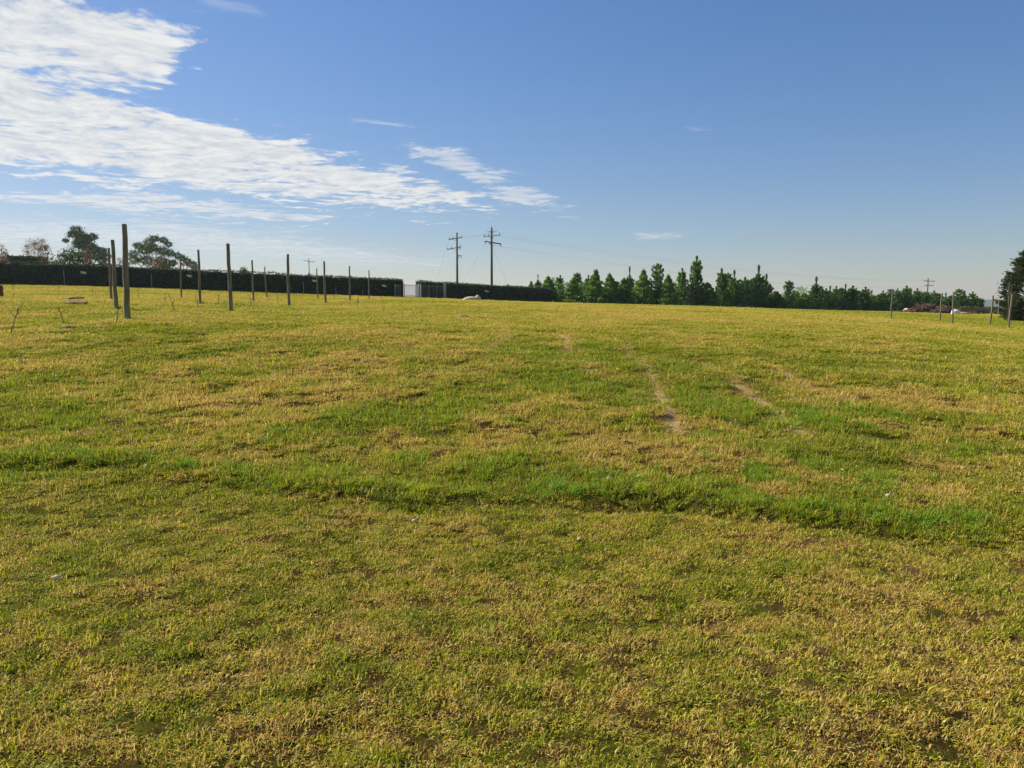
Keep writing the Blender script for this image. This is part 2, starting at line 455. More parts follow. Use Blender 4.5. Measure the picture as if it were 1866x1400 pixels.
M['backhedge'] = leaf_material('back_hedge_leaves', (rgb(.016, .03, .016), rgb(.03, .05, .024), rgb(.05, .07, .03)), .1, .5)
M['pinedark'] = leaf_material('dark_needles', (rgb(.036, .10, .012), rgb(.085, .19, .02), rgb(.18, .31, .03)), .45, .6)
M['pinelight'] = leaf_material('light_needles', (rgb(.06, .15, .016), rgb(.14, .27, .025), rgb(.26, .38, .04)), .45, .6)
M['conifer'] = leaf_material('russet_conifer_leaves', (rgb(.025, .05, .015), rgb(.06, .085, .02), rgb(.20, .14, .035)), .25, .5)
M['gum'] = leaf_material('gum_leaves', (rgb(.045, .085, .032), rgb(.085, .145, .045), rgb(.17, .235, .07)), .2, .4, .05)
M['greenleaf'] = leaf_material('green_leaves', (rgb(.03, .07, .012), rgb(.07, .13, .018), rgb(.12, .18, .03)), .3, .5)
M['redleaf'] = leaf_material('autumn_red_leaves', (rgb(.09, .04, .025), rgb(.16, .075, .04), rgb(.21, .12, .06)), .3, .6)
M['orangeleaf'] = leaf_material('autumn_orange_leaves', (rgb(.16, .075, .025), rgb(.26, .13, .035), rgb(.30, .20, .06)), .3, .6)
M['tanleaf'] = leaf_material('pale_tan_leaves', (rgb(.16, .12, .09), rgb(.28, .20, .13), rgb(.36, .26, .17)), .3, .6)
M['hill'] = rough_material('distant_hill', rgb(.06, .08, .05), rgb(.10, .12, .07), .01, 1.0, bump=0)
M['scrub'] = leaf_material('scrub_leaves', (rgb(.04, .035, .015), rgb(.08, .06, .025), rgb(.07, .09, .025)), .2, .6)

# ------------------------------------------------------------------ ground sheet
def build_ground():
    # rings widen with distance; finer inside the field of view
    th_f = np.linspace(R(-44), R(44), 520)
    th_b = np.linspace(R(44), R(316), 110)[1:-1]
    th = np.concatenate([th_f, th_b])
    r = [0.3]
    while r[-1] < 3900:
        q = r[-1]; r.append(q + max(.028, q * (.006 if 2 < q < 9 else .0085 if q < 40 else .016)))
    r = np.array(r)
    TH, RR = np.meshgrid(th, r)
    X = RR * np.sin(TH); Y = RR * np.cos(TH)
    Z = terrain(X, Y)
    nt_, nr = len(th), len(r)
    V = np.stack([X, Y, Z], -1).reshape(-1, 3)
    i = np.arange(nr - 1)[:, None]; j = np.arange(nt_)[None, :]
    a = i * nt_ + j; b = i * nt_ + (j + 1) % nt_
    Q = np.stack([a, a + nt_, b + nt_, b], -1).reshape(-1, 4)
    c = len(V); V = np.vstack([V, [[0, 0, gz(0, 0)]]])
    T = np.array([[c, k, (k + 1) % nt_] for k in range(nt_)])
    me = fast_mesh('ground', V, Q, T, True)
    g, lu, ba, ro, rough, far = cover(V[:, 0], V[:, 1])
    for nm, arr in (('green', g), ('bare', ba), ('row', ro), ('far', sstep(11, 24, np.hypot(V[:, 0], V[:, 1])))):
        at = me.attributes.new(nm, 'FLOAT', 'POINT'); at.data.foreach_set('value', arr.astype(np.float32))
    o = link('ground', me, None, M['ground']); tag(o, kind='structure')
    return o
build_ground()

# ------------------------------------------------------------------ grass
def tuft_mesh(name, n, rad, L, W, tilt, curl, segs=3, seed=0, mat=None):
    rg = np.random.default_rng(seed)
    V = []; Q = []; T = []; br = []; tip = []
    for _ in range(n):
        a = rg.uniform(0, 2 * math.pi); q = rad * math.sqrt(rg.uniform())
        x, y = q * math.cos(a), q * math.sin(a)
        az = rg.uniform(0, 2 * math.pi); l = rg.uniform(*L); w = rg.uniform(*W)
        el = R(rg.uniform(*tilt)); cu = R(rg.uniform(*curl)); tw = rg.uniform(-.9, .9)
        p = np.array([x, y, -.004]); b0 = len(V); rb = rg.uniform()
        for k in range(segs + 1):
            f = k / segs
            d = np.array([math.cos(el) * math.cos(az), math.cos(el) * math.sin(az), math.sin(el)])
            sd = np.array([-math.sin(az), math.cos(az), .5 * math.sin(tw)])
            ww = w * (1 - f ** 2 * .75) * .5
            if k < segs:
                V += [p - sd * ww, p + sd * ww]; br += [rb, rb]; tip += [f, f]
            else:
                V.append(p.copy()); br.append(rb); tip.append(1.)
            p = p + d * l / segs
            el -= cu / segs; az += tw * .7 / segs
        for k in range(segs - 1):
            o = b0 + 2 * k; Q.append((o, o + 1, o + 3, o + 2))
        o = b0 + 2 * (segs - 1); T.append((o, o + 1, o + 2))
    me = fast_mesh(name, np.array(V), np.array(Q), np.array(T), True)
    for nm, arr in (('brnd', br), ('tip', tip)):
        at = me.attributes.new(nm, 'FLOAT', 'POINT'); at.data.foreach_set('value', np.array(arr, np.float32))
    me.materials.append(mat)
    return me

def scatter(name, label, P, rotz, scl, attrs, variants):
    """one object: points carrying tufts, by geometry nodes"""
    me = bpy.data.meshes.new(name); me.vertices.add(len(P)); me.vertices.foreach_set('co', P.astype(np.float32).ravel())
    def A(nm, arr, t='FLOAT', f='value'):
        at = me.attributes.new(nm, t, 'POINT'); at.data.foreach_set(f, np.ascontiguousarray(arr).ravel())
    A('rotz', rotz.astype(np.float32), 'FLOAT_VECTOR', 'vector'); A('scl', scl.astype(np.float32), 'FLOAT_VECTOR', 'vector')
    A('vid', RNG.integers(0, len(variants), len(P)).astype(np.int32), 'INT')
    for k, v in attrs.items(): A(k, v.astype(np.float32))
    o = link(name, me)
    tag(o, label, 'grass', kind='stuff')
    ng = bpy.data.node_groups.new(name + '_scatter', 'GeometryNodeTree')
    ng.interface.new_socket('Geometry', in_out='INPUT', socket_type='NodeSocketGeometry')
    ng.interface.new_socket('Geometry', in_out='OUTPUT', socket_type='NodeSocketGeometry')
    nn = ng.nodes; ll = ng.links
    gi = nn.new('NodeGroupInput'); go = nn.new('NodeGroupOutput')
    jn = nn.new('GeometryNodeJoinGeometry')
    def named(nm, t):
        a = nn.new('GeometryNodeInputNamedAttribute'); a.data_type = t; a.inputs[0].default_value = nm
        return a.outputs[0]
    rv, sv, vi = named('rotz', 'FLOAT_VECTOR'), named('scl', 'FLOAT_VECTOR'), named('vid', 'INT')
    for k, vm in enumerate(variants):
        src = bpy.data.objects.new('grass_tuft', vm)     # not linked: lives only inside the scatter
        oi = nn.new('GeometryNodeObjectInfo'); oi.inputs['Object'].default_value = src
        cm = nn.new('FunctionNodeCompare'); cm.data_type = 'INT'; cm.operation = 'EQUAL'
        ll.new(vi, cm.inputs[2]); cm.inputs[3].default_value = k
        ip = nn.new('GeometryNodeInstanceOnPoints')
        ll.new(gi.outputs[0], ip.inputs['Points']); ll.new(cm.outputs[0], ip.inputs['Selection'])
        ll.new(oi.outputs['Geometry'], ip.inputs['Instance'])
        e2r = nn.new('FunctionNodeEulerToRotation'); ll.new(rv, e2r.inputs[0])
        ll.new(e2r.outputs[0], ip.inputs['Rotation']); ll.new(sv, ip.inputs['Scale'])
        ll.new(ip.outputs[0], jn.inputs[0])
    ll.new(jn.outputs[0], go.inputs[0])
    md = o.modifiers.new('scatter', 'NODES'); md.node_group = ng
    return o

def sample_points(rho, y0, y1, smax=.82):
    """random points with density rho(y) per square metre over the wedge of the field"""
    ys = np.linspace(y0, y1, 4000)
    w = np.array([rho(v) for v in ys]) * 2 * (smax * ys + 2.4)
    cum = np.concatenate([[0], np.cumsum((w[1:] + w[:-1]) / 2 * np.diff(ys))])
    n = int(cum[-1])
    y = np.interp(RNG.uniform(0, cum[-1], n), cum, ys)
    x = RNG.uniform(-1, 1, n) * (smax * y + 2.4)
    return x, y

def surface_tilt(x, y):
    e = .08
    sx = (terrain(x + e, y) - terrain(x - e, y)) / (2 * e); sy = (terrain(x, y + e) - terrain(x, y - e)) / (2 * e)
    return np.arctan(sy), -np.arctan(sx)

def build_grass():
    lawn = [tuft_mesh('lawn_tuft', 85, .065, (.013, .033), (.0026, .0052), (5, 80), (20, 170), 3, 100 + k, M['lawn']) for k in range(8)]
    rho = lambda y: 430 if y < 5. else 430 * (5. / y) ** 1.66
    x, y = sample_points(rho, 1.7, 125)
    g, lu, ba, ro, rough, far = cover(x, y)
    keep = RNG.uniform(size=len(x)) > np.clip(np.maximum(ba * .3, np.maximum(ro * 1.15, np.where(x < -8, ba, 0))), 0, .95)
    keep &= RNG.uniform(size=len(x)) > .45 * sstep(.5, .68, fbm(x * 21, y * 21, 71, 2)) * (y < 10)
    x, y, g, lu, ba, ro, rough, far = [a[keep] for a in (x, y, g, lu, ba, ro, rough, far)]
    z = terrain(x, y)
    rx, ry = surface_tilt(x, y)
    n = len(x)
    grow = np.maximum(1, y / 5.5) ** .78
    s = RNG.uniform(.75, 1.3, n) * grow
    zz = s * (RNG.uniform(.7, 1.3, n) * (1 + .30 * rough + 1.0 * lu)) * np.where(y > 9, (9 / np.maximum(y, 9)) ** .5, 1)
    zz *= 1 - .5 * ro
    lump = fbm(x * 17, y * 17, 73, 2); zz *= np.where(y < 14, .75 + 1.0 * sstep(.3, .7, lump), 1)
    print('lawn tufts', n)
    scatter('grass', 'short yellow green and straw coloured grass covering the field', np.stack([x, y, z], 1),
            np.stack([rx, ry, RNG.uniform(0, 6.28, n)], 1), np.stack([s, s, zz], 1),
            {'green': g, 'trnd': RNG.uniform(size=n), 'hue': fbm(x * .8, y * .6, 81, 3)}, lawn)
    # longer green blades on the uncut verge and in scattered patches
    lush = [tuft_mesh('long_tuft', 34, .06, (.05, .12), (.0035, .0065), (35, 88), (10, 95), 4, 200 + k, M['lush']) for k in range(6)]
    rho = lambda y: 150 if y < 8 else 150 * (8 / y) ** 1.4
    x, y = sample_points(rho, 4.0, 60)
    g, lu, ba, ro, rough, far = cover(x, y)
    clump = sstep(.35, .6, fbm(x * 4.5, y * 4.5, 91, 3))
    pr = np.clip((lu - .08) * 2.0, 0, 1) * (.3 + .7 * clump) + .03 * rough * (y < 25)
    keep = RNG.uniform(size=len(x)) < pr
    x, y, g, lu = x[keep], y[keep], g[keep], lu[keep]; n = len(x)
    print('long tufts', n)
    s = RNG.uniform(.45, 1.35, n) * np.maximum(1, y / 9) ** .5 * (.45 + .55 * lu)
    # weeds left standing at the feet of the posts
    for (pu, pv, pd) in [(232, 585, 21.5), (421, 567, 30.3), (527, 557, 39.4), (211, 554, 30.), (593, 551, 48.8), (365, 551, 38.2), (1838, 603, 50.), (1735, 596, 53.5), (1713, 590, 60.), (1623, 587, 57.), (1804, 593, 58.5)]:
        k = 16; a = RNG.uniform(0, 6.28, k); q = RNG.uniform(.06, .30, k)
        x = np.append(x, xat(pu, pd, pv) + np.cos(a) * q); y = np.append(y, pd + np.sin(a) * q)
        g = np.append(g, RNG.uniform(-.5, .7, k)); lu = np.append(lu, np.ones(k)); s = np.append(s, RNG.uniform(.9, 1.9, k))
    n = len(x)
    scatter('long_grass', 'longer bright green grass along the edge of the mown strip and in patches', np.stack([x, y, terrain(x, y)], 1),
            np.stack([RNG.uniform(-.2, .2, n), RNG.uniform(-.2, .2, n), RNG.uniform(0, 6.28, n)], 1), np.stack([s, s, s], 1),
            {'green': np.clip(g + .55, 0, 1.4), 'trnd': RNG.uniform(size=n), 'hue': fbm(x * .8, y * .6, 81, 3)}, lush)
    # dry stalks lying about
    dry = [tuft_mesh('dry_tuft', 14, .10, (.05, .11), (.0018, .0032), (-2, 30), (-10, 30), 3, 300 + k, M['lawn']) for k in range(4)]
    rho = lambda y: 45 if y < 6 else 45 * (6 / y) ** 1.3
    x, y = sample_points(rho, 1.7, 45)
    g, lu, ba, ro, rough, far = cover(x, y)
    keep = RNG.uniform(size=len(x)) < np.clip(.2 + .55 * rough * (1 - g) + .9 * ro + .6 * ba, 0, 1) * (1 - .6 * lu)
    x, y, ro, rough = x[keep], y[keep], ro[keep], rough[keep]; n = len(x)
    print('dry tufts', n)
    s = RNG.uniform(.5, 1.1, n) * np.maximum(1, y / 6) ** .6 * (.6 + .4 * rough)
    scatter('dry_grass', 'dry straw coloured stalks lying over the turf', np.stack([x, y, terrain(x, y) + .018 * s], 1),
            np.stack([RNG.uniform(-.15, .15, n), RNG.uniform(-.15, .15, n), RNG.uniform(0, 6.28, n)], 1), np.stack([s, s, s], 1),
            {'green': np.full(n, -.6), 'trnd': RNG.uniform(size=n), 'hue': RNG.uniform(size=n)}, dry)
build_grass()

# ------------------------------------------------------------------ leaves
def leaf_mesh(name, C, size, mat, up=0.0, seed=1, narrow=.6, D=None):
    """many small leaf faces at centres C (N,3); size (N,) ; D optional direction of each"""
    rg = np.random.default_rng(seed); n = len(C)
    d = rg.normal(size=(n, 3)) if D is None else D + rg.normal(size=(n, 3)) * .35
    d[:, 2] += up; d /= np.linalg.norm(d, axis=1)[:, None]
    r = rg.normal(size=(n, 3)); e = np.cross(d, r); e /= np.linalg.norm(e, axis=1)[:, None]
    s = (size * rg.uniform(.6, 1.4, n))[:, None]
    a = C - d * s * .5; b = C + e * s * .5 * narrow; c = C + d * s * .5; f = C - e * s * .5 * narrow
    V = np.stack([a, b, c, f], 1).reshape(-1, 3)
    Q = np.arange(4 * n).reshape(n, 4)
    me = fast_mesh(name, V, Q)
    at = me.attributes.new('lrnd', 'FLOAT', 'POINT'); at.data.foreach_set('value', np.repeat(rg.uniform(size=n), 4).astype(np.float32))
    me.materials.append(mat)
    return me

# ------------------------------------------------------------------ hedges
def hedge(name, label, path, height, width, leafmat, dens=70, lsize=.13, seed=5):
    """path: list of (x, y) points of the front line's base; a clipped hedge with a solid dark inside and leaves"""
    rg = np.random.default_rng(seed)
    P = [np.array(p, float) for p in path]
    seg = [np.linalg.norm(P[i + 1] - P[i]) for i in range(len(P) - 1)]
    L = sum(seg); n = int(L / .6)
    ts = np.linspace(0, L, n); cum = np.concatenate([[0], np.cumsum(seg)])
    X = np.interp(ts, cum, [p[0] for p in P]); Y = np.interp(ts, cum, [p[1] for p in P])
    tx = np.gradient(X); ty = np.gradient(Y); q = np.hypot(tx, ty); nx, ny = -ty / q, tx / q      # away from viewer
    root = empty(name, (X[n // 2], Y[n // 2], gz(X[n // 2], Y[n // 2])), label, 'hedge')
    O = np.array(root.location)
    prof = [(.12, -.3), (.0, .25), (-.04, .9), (0, height * .8), (.12, height - .12), (.3, height), (width - .3, height), (width - .1, height - .15), (width, height * .6), (width, -.3)]
    prof = [(a + .10, max(-.3, b - .10)) for a, b in prof]
    V = []
    G = terrain(X, Y, False)
    for i in range(n):
        hh = 1 + .035 * (vnoise(np.array([i * .21]), np.array([seed]), 7)[0] - .5) + .02 * rg.uniform(-1, 1)
        for (a, b) in prof:
            w = .05 * rg.uniform(-1, 1)
            V.append((X[i] + nx[i] * (a + w), Y[i] + ny[i] * (a + w), G[i] + b * hh))
    m = len(prof)
    Q = [(i * m + k, (i + 1) * m + k, (i + 1) * m + k + 1, i * m + k + 1) for i in range(n - 1) for k in range(m - 1)]
    V = np.array(V) - O
    me = bpy.data.meshes.new('branches'); me.from_pydata(V.tolist(), [], Q + [tuple(range(m)), tuple((n - 1) * m + k for k in range(m))[::-1]]); me.update()
    link('branches', me, root, M['hedgecore'])
    # leaves over front, top, back and both ends
    per = 1.1 * height * 2 + width
    N_ = int(L * per * dens)
    t = rg.uniform(0, L, N_); u = rg.uniform(0, per, N_)
    x = np.interp(t, ts, X); y = np.interp(t, ts, Y); g = np.interp(t, ts, G); ax = np.interp(t, ts, nx); ay = np.interp(t, ts, ny)
    hh = height * (1 + .12 * (vnoise(t * .35, t * 0 + seed, 7) - .5) + .03 * (vnoise(t * 1.7, t * 0, 9) - .5))
    h1 = 1.1 * height
    front = u < h1; top = (u >= h1) & (u < h1 + width)
    z = np.where(front, u / 1.1, np.where(top, hh, (per - u) / 1.1))
    off = np.where(front, 0, np.where(top, u - h1, width))
    z = np.minimum(z, hh)
    bul = .16 * (fbm(t * 1.2, z * 1.2, seed + 3, 3) - .5)
    off = off + np.where(front, -bul, np.where(top, 0, bul)) + rg.normal(size=N_) * .035
    z = z + rg.normal(size=N_) * np.where(top, .065, .035) + np.where(top, bul * .6, 0)
    edge = np.clip((z - (hh - .22)) / .22, 0, 1)
    off = np.where(front, off + .12 * edge ** 2, np.where(top, off, off - .12 * edge ** 2))
    z = z - np.where(top, .10 * np.exp(-np.minimum(off, width - off) / .12), 0)
    C = np.stack([x + ax * off, y + ay * off, g + z], 1)
    for end, i in ((0, 0), (1, n - 1)):
        k = int(width * height * dens)
        o2 = rg.uniform(0, width, k); z2 = rg.uniform(0, height, k)
        sx, sy = (-1 if end == 0 else 1) * tx[i] / q[i], (-1 if end == 0 else 1) * ty[i] / q[i]
        jit = rg.uniform(-.05, .10, k)
        C = np.vstack([C, np.stack([X[i] + nx[i] * o2 + sx * jit, Y[i] + ny[i] * o2 + sy * jit, G[i] + z2], 1)])
    me = leaf_mesh('foliage', C - O, np.full(len(C), lsize), leafmat, 0, seed, .75)
    link('foliage', me, root)
    return root

HA0 = (xat(-150, 74, 519), 74.0); HA1 = (xat(0, 80, 519), 80.0); HA2 = (xat(735, 101, 543), 101.0)
hedge('clipped_hedge', 'long dark clipped hedge running across the left side behind the timber posts', [HA0, HA1, HA2], 2.32, 1.4, M['hedge'])
HB0 = (xat(769, 104, 545), 104.0); HB1 = (xat(1006, 121, 553), 121.0)
hedge('clipped_hedge', 'shorter dark clipped hedge right of the gate in front of the power poles', [HB0, HB1], 2.25, 1.4, M['hedge'], seed=9)
hb = hedge('clipped_hedge', 'bluish dark hedge top seen far behind the long hedge at the left', [(xat(20, 116), 116.), (xat(92, 119), 119.)], 3.6, 2.2, M['backhedge'], 25, .28, seed=13)

def on_ground(x, y, dz=0.0): return (x, y, gz(x, y) + dz)

# pale plates hung high on the hedges
def plate(u, v, y, label):
    p = pix(u, v, y)
    mb = MB()
    mb.tube([(0, -.03, 0), (0, -.02, 0), (0, .02, 0), (0, .03, 0)], [.90, 1, 1, .90], 14)
    me = mb.mesh('hedge_plate', M['plate'], False)
    for w in me.vertices:
        w.co.x *= .33; w.co.z = w.co.z * .13 - w.co.x * .22
    o = link('hedge_plate', me, None, None, p)
    tag(o, label, 'sign plate', 'pale plates fixed high on the hedges')
def hyA(u): # depth of hedge A front at u
    s = (u - 933) / FPX * .995
    (x0, y0), (x1, y1) = HA1, HA2
    t = (s * y0 - x0) / ((x1 - x0) - s * (y1 - y0)); return y0 + t * (y1 - y0)
def hyB(u):
    s = (u - 933) / FPX * .995
    (x0, y0), (x1, y1) = HB0, HB1
    t = (s * y0 - x0) / ((x1 - x0) - s * (y1 - y0)); return y0 + t * (y1 - y0)
for u, v, l in [(152, 497, 'pale plate on the long hedge, nearest the left edge of the picture'),
                (345, 503, 'pale plate on the long hedge beneath the broad gum tree'),
                (573, 512, 'pale plate on the long hedge below the small distant power pole'),
                (700, 521, 'pale orange plate on the long hedge close to the gate')]:
    plate(u, v, hyA(u) - .35, l)
plate(887, 531, hyB(887) - .35, 'pale plate on the shorter hedge beside the foot of the taller power pole')

# ------------------------------------------------------------------ timber posts
def post_mesh(h, r, seed, lean=.0):
    random.seed(seed)
    mb = MB(); pts = []; rad = []
    bx, by = random.uniform(-1, 1) * .03, random.uniform(-1, 1) * .03
    for k in range(9):
        f = k / 8; z = -.35 + (h + .35) * f
        pts.append((lean * z + bx * math.sin(f * 3.1 + seed) + .012 * random.uniform(-1, 1), by * math.sin(f * 2.4), z))
        rad.append(r * (1.06 - .16 * f) * random.uniform(.95, 1.05))
    pts.append((pts[-1][0], pts[-1][1], h + .012)); rad.append(r * .72)
    mb.tube(pts, rad, 12, wob=.03)
    return mb.mesh('timber_post', M['post'], True)
GP = 'timber posts standing in rows on the left of the field'
GR = 'timber posts standing on the right of the field'
posts = [  # u, base row, depth, height, radius, lean, label
    (232, 585, 21.5, 2.62, .075, .012, 'thick weathered timber post, nearest and tallest of the left rows', GP),
    (421, 567, 30.3, 2.62, .075, -.012, 'timber post second nearest in the front row on the left', GP),
    (527, 557, 39.4, 2.62, .072, 0, 'timber post standing third in the front row, left of the small distant pole', GP),
    (593, 551, 48.8, 2.62, .065, 0, 'timber post fourth in the front row, just right of the small distant pole', GP),
    (638, 547, 58.1, 2.60, .06, 0, 'slim timber post between the front row and the pale orange hedge plate', GP),
    (673, 545, 68.0, 2.55, .055, 0, 'short looking slim post closest to the gate on the left side', GP),
    (211, 554, 30.0, 2.62, .07, .01, 'timber post just left of the thickest post with a bent foot', GP),
    (365, 551, 38.2, 2.62, .06, 0, 'slim post right of the broad gum tree in the second row', GP),
    (462, 547, 49.5, 2.62, .06, 0, 'slim post with pale top midway along the long hedge', GP),
    (579, 543, 67.0, 2.55, .055, 0, 'thin post right beside the pale plate under the distant pole', GP),
    (203, 543, 40.0, 2.62, .06, 0, 'leftmost slim post of the pair beside the thickest post', GP),
    (331, 542, 51.0, 2.62, .05, 0, 'thin grey post in front of the right half of the broad gum tree', GP),
    (485, 540, 66.6, 2.6, .055, 0, 'thin short post between the pale topped post and the third front row post', GP),
    (1623, 587, 57.0, 2.18, .045, .02, 'slim leaning post, leftmost of the right hand posts', GR),
    (1713, 590, 60.0, 2.2, .055, 0, 'brown post in front of the right half of the brush pile', GR),
    (1735, 596, 53.5, 2.2, .05, 0, 'thin post directly left of the white boulder', GR),
    (1804, 593, 58.5, 2.2, .065, .045, 'dark leaning post between the last pines and the big conifer', GR),
    (1838, 603, 50.0, 2.2, .06, .04, 'leaning post close in front of the big conifer at the right edge', GR),
]
for k, (u, v, y, h, r, ln, lab, grp) in enumerate(posts):
    x = xat(u, y, v)
    o = link('timber_post', post_mesh(h, r, 40 + k, ln), None, None, on_ground(x, y))
    o.rotation_euler[2] = 0
    tag(o, lab, 'post', grp)

# red brown stump at left edge
x, y = xat(1, 42, 547), 42.0
mb = MB(); mb.tube([(0, 0, -.2), (.01, 0, .3), (-.01, 0, .62), (.01, 0, .64)], [.16, .15, .14, .10], 10, wob=.05)
o = link('tree_stump', mb.mesh('tree_stump', M['redbrown'], True), None, None, on_ground(x, y))
tag(o, 'red brown timber stump cut off by the left edge of the picture', 'stump')

# thin stakes of the wire fence in front of the hedges
GS = 'thin grey stakes in front of the hedges'
for k, (u, h, lab) in enumerate([(118, 1.6, 'thin grey stake before the hedge at the far left below the back hedge'), (277, 1.6, 'thin grey stake before the hedge just right of the thickest post'),
                    (553, 1.5, 'thin grey stake before the hedge below the small distant pole'), (612, .9, 'short thin stake before the hedge right of the fourth front row post'), (661, .8, 'short thin stake before the hedge left of the last slim post')]):
    yy = hyA(u) - 1.2; x = xat(u, yy, 530)
    mb = MB(); mb.tube([(0, 0, -.2), (0.01, 0, h * .5), (0, 0, h)], .03, 6); mb.tube([(0, 0, h - .05), (.0, .05, h - .02)], .02, 6)
    o = link('stake', mb.mesh('stake', M['greypost']), None, None, on_ground(x, yy)); tag(o, lab, 'stake', GS)
for u, vt, yy, lab in [(826, 538, 108, 'short pale stake at the foot of the hedge left of the sand heap'), (1039, 540, 120, 'thin pale stake before the first green pines'), (652, 545, 40, 'thin pale stake alone in the grass left of the gate'),
                       (1820, 549, 75, 'thin distant stake left of the big conifer')]:
    x = xat(u, yy, 550); z0 = gz(x, yy); h = max(.5, pix(u, vt, yy)[2] - z0)
    mb = MB(); mb.tube([(0, 0, -.2), (.01, 0, h * .5), (0, 0, h)], .028, 6); mb.tube([(0, 0, h - .03), (.03, 0, h)], .02, 6)
    o = link('stake', mb.mesh('stake', M['greypost']), None, None, on_ground(x, yy)); tag(o, lab, 'stake', 'lone thin stakes')

# ------------------------------------------------------------------ gate and fences
def picket_fence(name, cat, label, A, B, h, mats, n, pr=.018, postw=.09, gatehead=False, posts_at=(0., 1.), rails=(.16, .92), postmat=None):
    ax, ay = A; bx, by = B
    root = empty(name, on_ground(ax, ay), label, cat)
    O = Vector(root.location)
    L = math.hypot(bx - ax, by - ay)
    def at(t, z):
        x = ax + (bx - ax) * t; y = ay + (by - ay) * t
        return Vector((x, y, float(terrain(np.array([x]), np.array([y]), False)[0]) + z)) - O
    mb = MB()
    for k in range(n):
        t = (k + .5) / n
        mb.tube([at(t, .05), at(t, h)], pr, 5)
    link('picket_panel', mb.mesh('picket_panel', mats), root)
    for rz in rails:
        mb = MB(); mb.tube([at(0.005, h * rz), at(.5, h * rz), at(.995, h * rz)], .028, 6)
        link('rail', mb.mesh('rail', mats), root)
    for t in posts_at:
        p = at(t, 0); mb = MB(); mb.box((p.x, p.y - .02, p.z + h * .52 - .1), (postw, postw, h * 1.06 + .2), 0, .01)
        link('post', mb.mesh('post', postmat or mats), root)
    return root
g0 = (xat(737, 102.5), 102.5); g1 = (xat(763.5, 103.2), 103.2)
picket_fence('field_gate', 'gate', 'pale grey metal gate of thin upright bars in the gap between the hedges', g0, g1, 1.72, M['gatepaint'], 15, .036, .12, posts_at=(0., .985, 1.12))
f0 = (xat(765, 102.6), 102.6); f1 = (xat(811, 104.8), 104.8)
picket_fence('bar_fence', 'fence', 'dark upright bar fence in front of the left end of the shorter hedge', (f0[0] + .25, f0[1] + .1), (f1[0] - .1, f1[1]), 1.75, M['fencepaint'], 18, .016, .08, posts_at=(0., .33, .66))
mb = MB(); mb.box((0, 0, .9), (.32, .32, 2.2), .1, .02); mb.box((0, 0, 2.03), (.38, .38, .07), .1, .01)
o = link('gate_pillar', mb.mesh('gate_pillar', M['greypost']), None, None, on_ground(xat(811, 104.2), 104.2)); tag(o, 'square grey pillar at the right end of the dark bar fence', 'pillar')
mb = MB(); mb.tube([(0, 0, -.2), (0, 0, 1.5), (.02, 0, 2.05)], [.15, .14, .13], 10); mb.tube([(0, 0, 2.0), (-.05, 0, 2.35)], .04, 6); mb.box((-.28, 0, 1.45), (.25, .12, .3), .2, .02)
o = link('gate_post', mb.mesh('gate_post', M['pole']), None, None, on_ground(xat(733.5, 101.6), 101.6)); tag(o, 'dark timber gate post with a small box at the left side of the gate', 'gate post')
picket_fence('bar_fence', 'fence', 'short run of pale thin bars between the long hedge and the dark gate post', (xat(720, 99.6), 99.6), (xat(731, 100.9), 100.9), 1.6, M['greypost'], 5, .018, .07, posts_at=(0.,))

# ------------------------------------------------------------------ heaps, stones, clods
def blob_mesh(name, dims, mat, seed, rough=.25, sub=3, flat=True):
    bm = bmesh.new(); bmesh.ops.create_icosphere(bm, subdivisions=sub, radius=1)
    rg = np.random.default_rng(seed); off = rg.uniform(0, 50, 3)
    for v in bm.verts:
        c = v.co.copy()
        n = fbm(np.array([c.x * 1.3 + off[0] + c.z]), np.array([c.y * 1.3 + off[1] - c.z]), seed, 4)[0] - .5
        v.co = c * (1 + 2 * rough * n)
        v.co.x *= dims[0]; v.co.y *= dims[1]; v.co.z *= dims[2]
        if flat and v.co.z < -dims[2] * .3: v.co.z = -dims[2] * .3
    me = bpy.data.meshes.new(name); bm.to_mesh(me); bm.free(); me.materials.append(mat)
    me.polygons.foreach_set('use_smooth', [True] * len(me.polygons))
    return me
def put(name, u, v, dims, mat, label, cat, seed, rough=.25, y=None, group=None, sub=3, sink=.0):
    if y is None: x, y = ground_at(u, v)
    else: x = xat(u, y, v)
    o = link(name, blob_mesh(name, dims, mat, seed, rough, sub), None, None, on_ground(x, y, dims[2] * (.25 - sink)))
    o.rotation_euler[2] = random.uniform(0, .5)
    return tag(o, label, cat, group)
put('sand_heap', 858, 549, (1.15, .8, .36), M['sand'], 'low cream coloured sand heap before the shorter hedge', 'heap', 3, .3, y=97)
put('boulder', 871, 547, (.42, .38, .55), M['stone'], 'pale boulder at the right end of the sand heap', 'rock', 14, .3, y=97.5)
put('boulder', 1652, 569, (.62, .5, .58), M['whitestone'], 'white boulder at the left end of the brush pile', 'rock', 4, .25, y=128)
put('boulder', 1742, 570, (.7, .5, .65), M['whitestone'], 'larger white boulder at the right end of the brush pile', 'rock', 5, .3, y=118)
put('sand_heap', 1756, 571, (1.3, .5, .3), M['sand'], 'low cream heap tapering away right of the larger white boulder', 'heap', 6, .3, y=119)
GC = 'dark clods of dug soil'
for u, v, w, lab, sd in [(123, 600, .24, 'dark dug soil clod at the foot of a thin bare sapling, left foreground', 21), (191, 592, .18, 'small dark soil clod left of the thickest post', 22),
                     (846, 580, .22, 'flat dark soil clod in the grass below the sand heap, left of two', 23), (878, 581, .24, 'flat dark soil clod in the grass below the sand heap, right of two', 24),
                     (140, 546, .38, 'dark soil clod near the hedge at far left, behind the dug soil mound', 26)]:
    put('soil_clod', u, v, (w, w * .6, w * .30), M['clod'], lab, 'soil clod', sd, .5, group=GC)
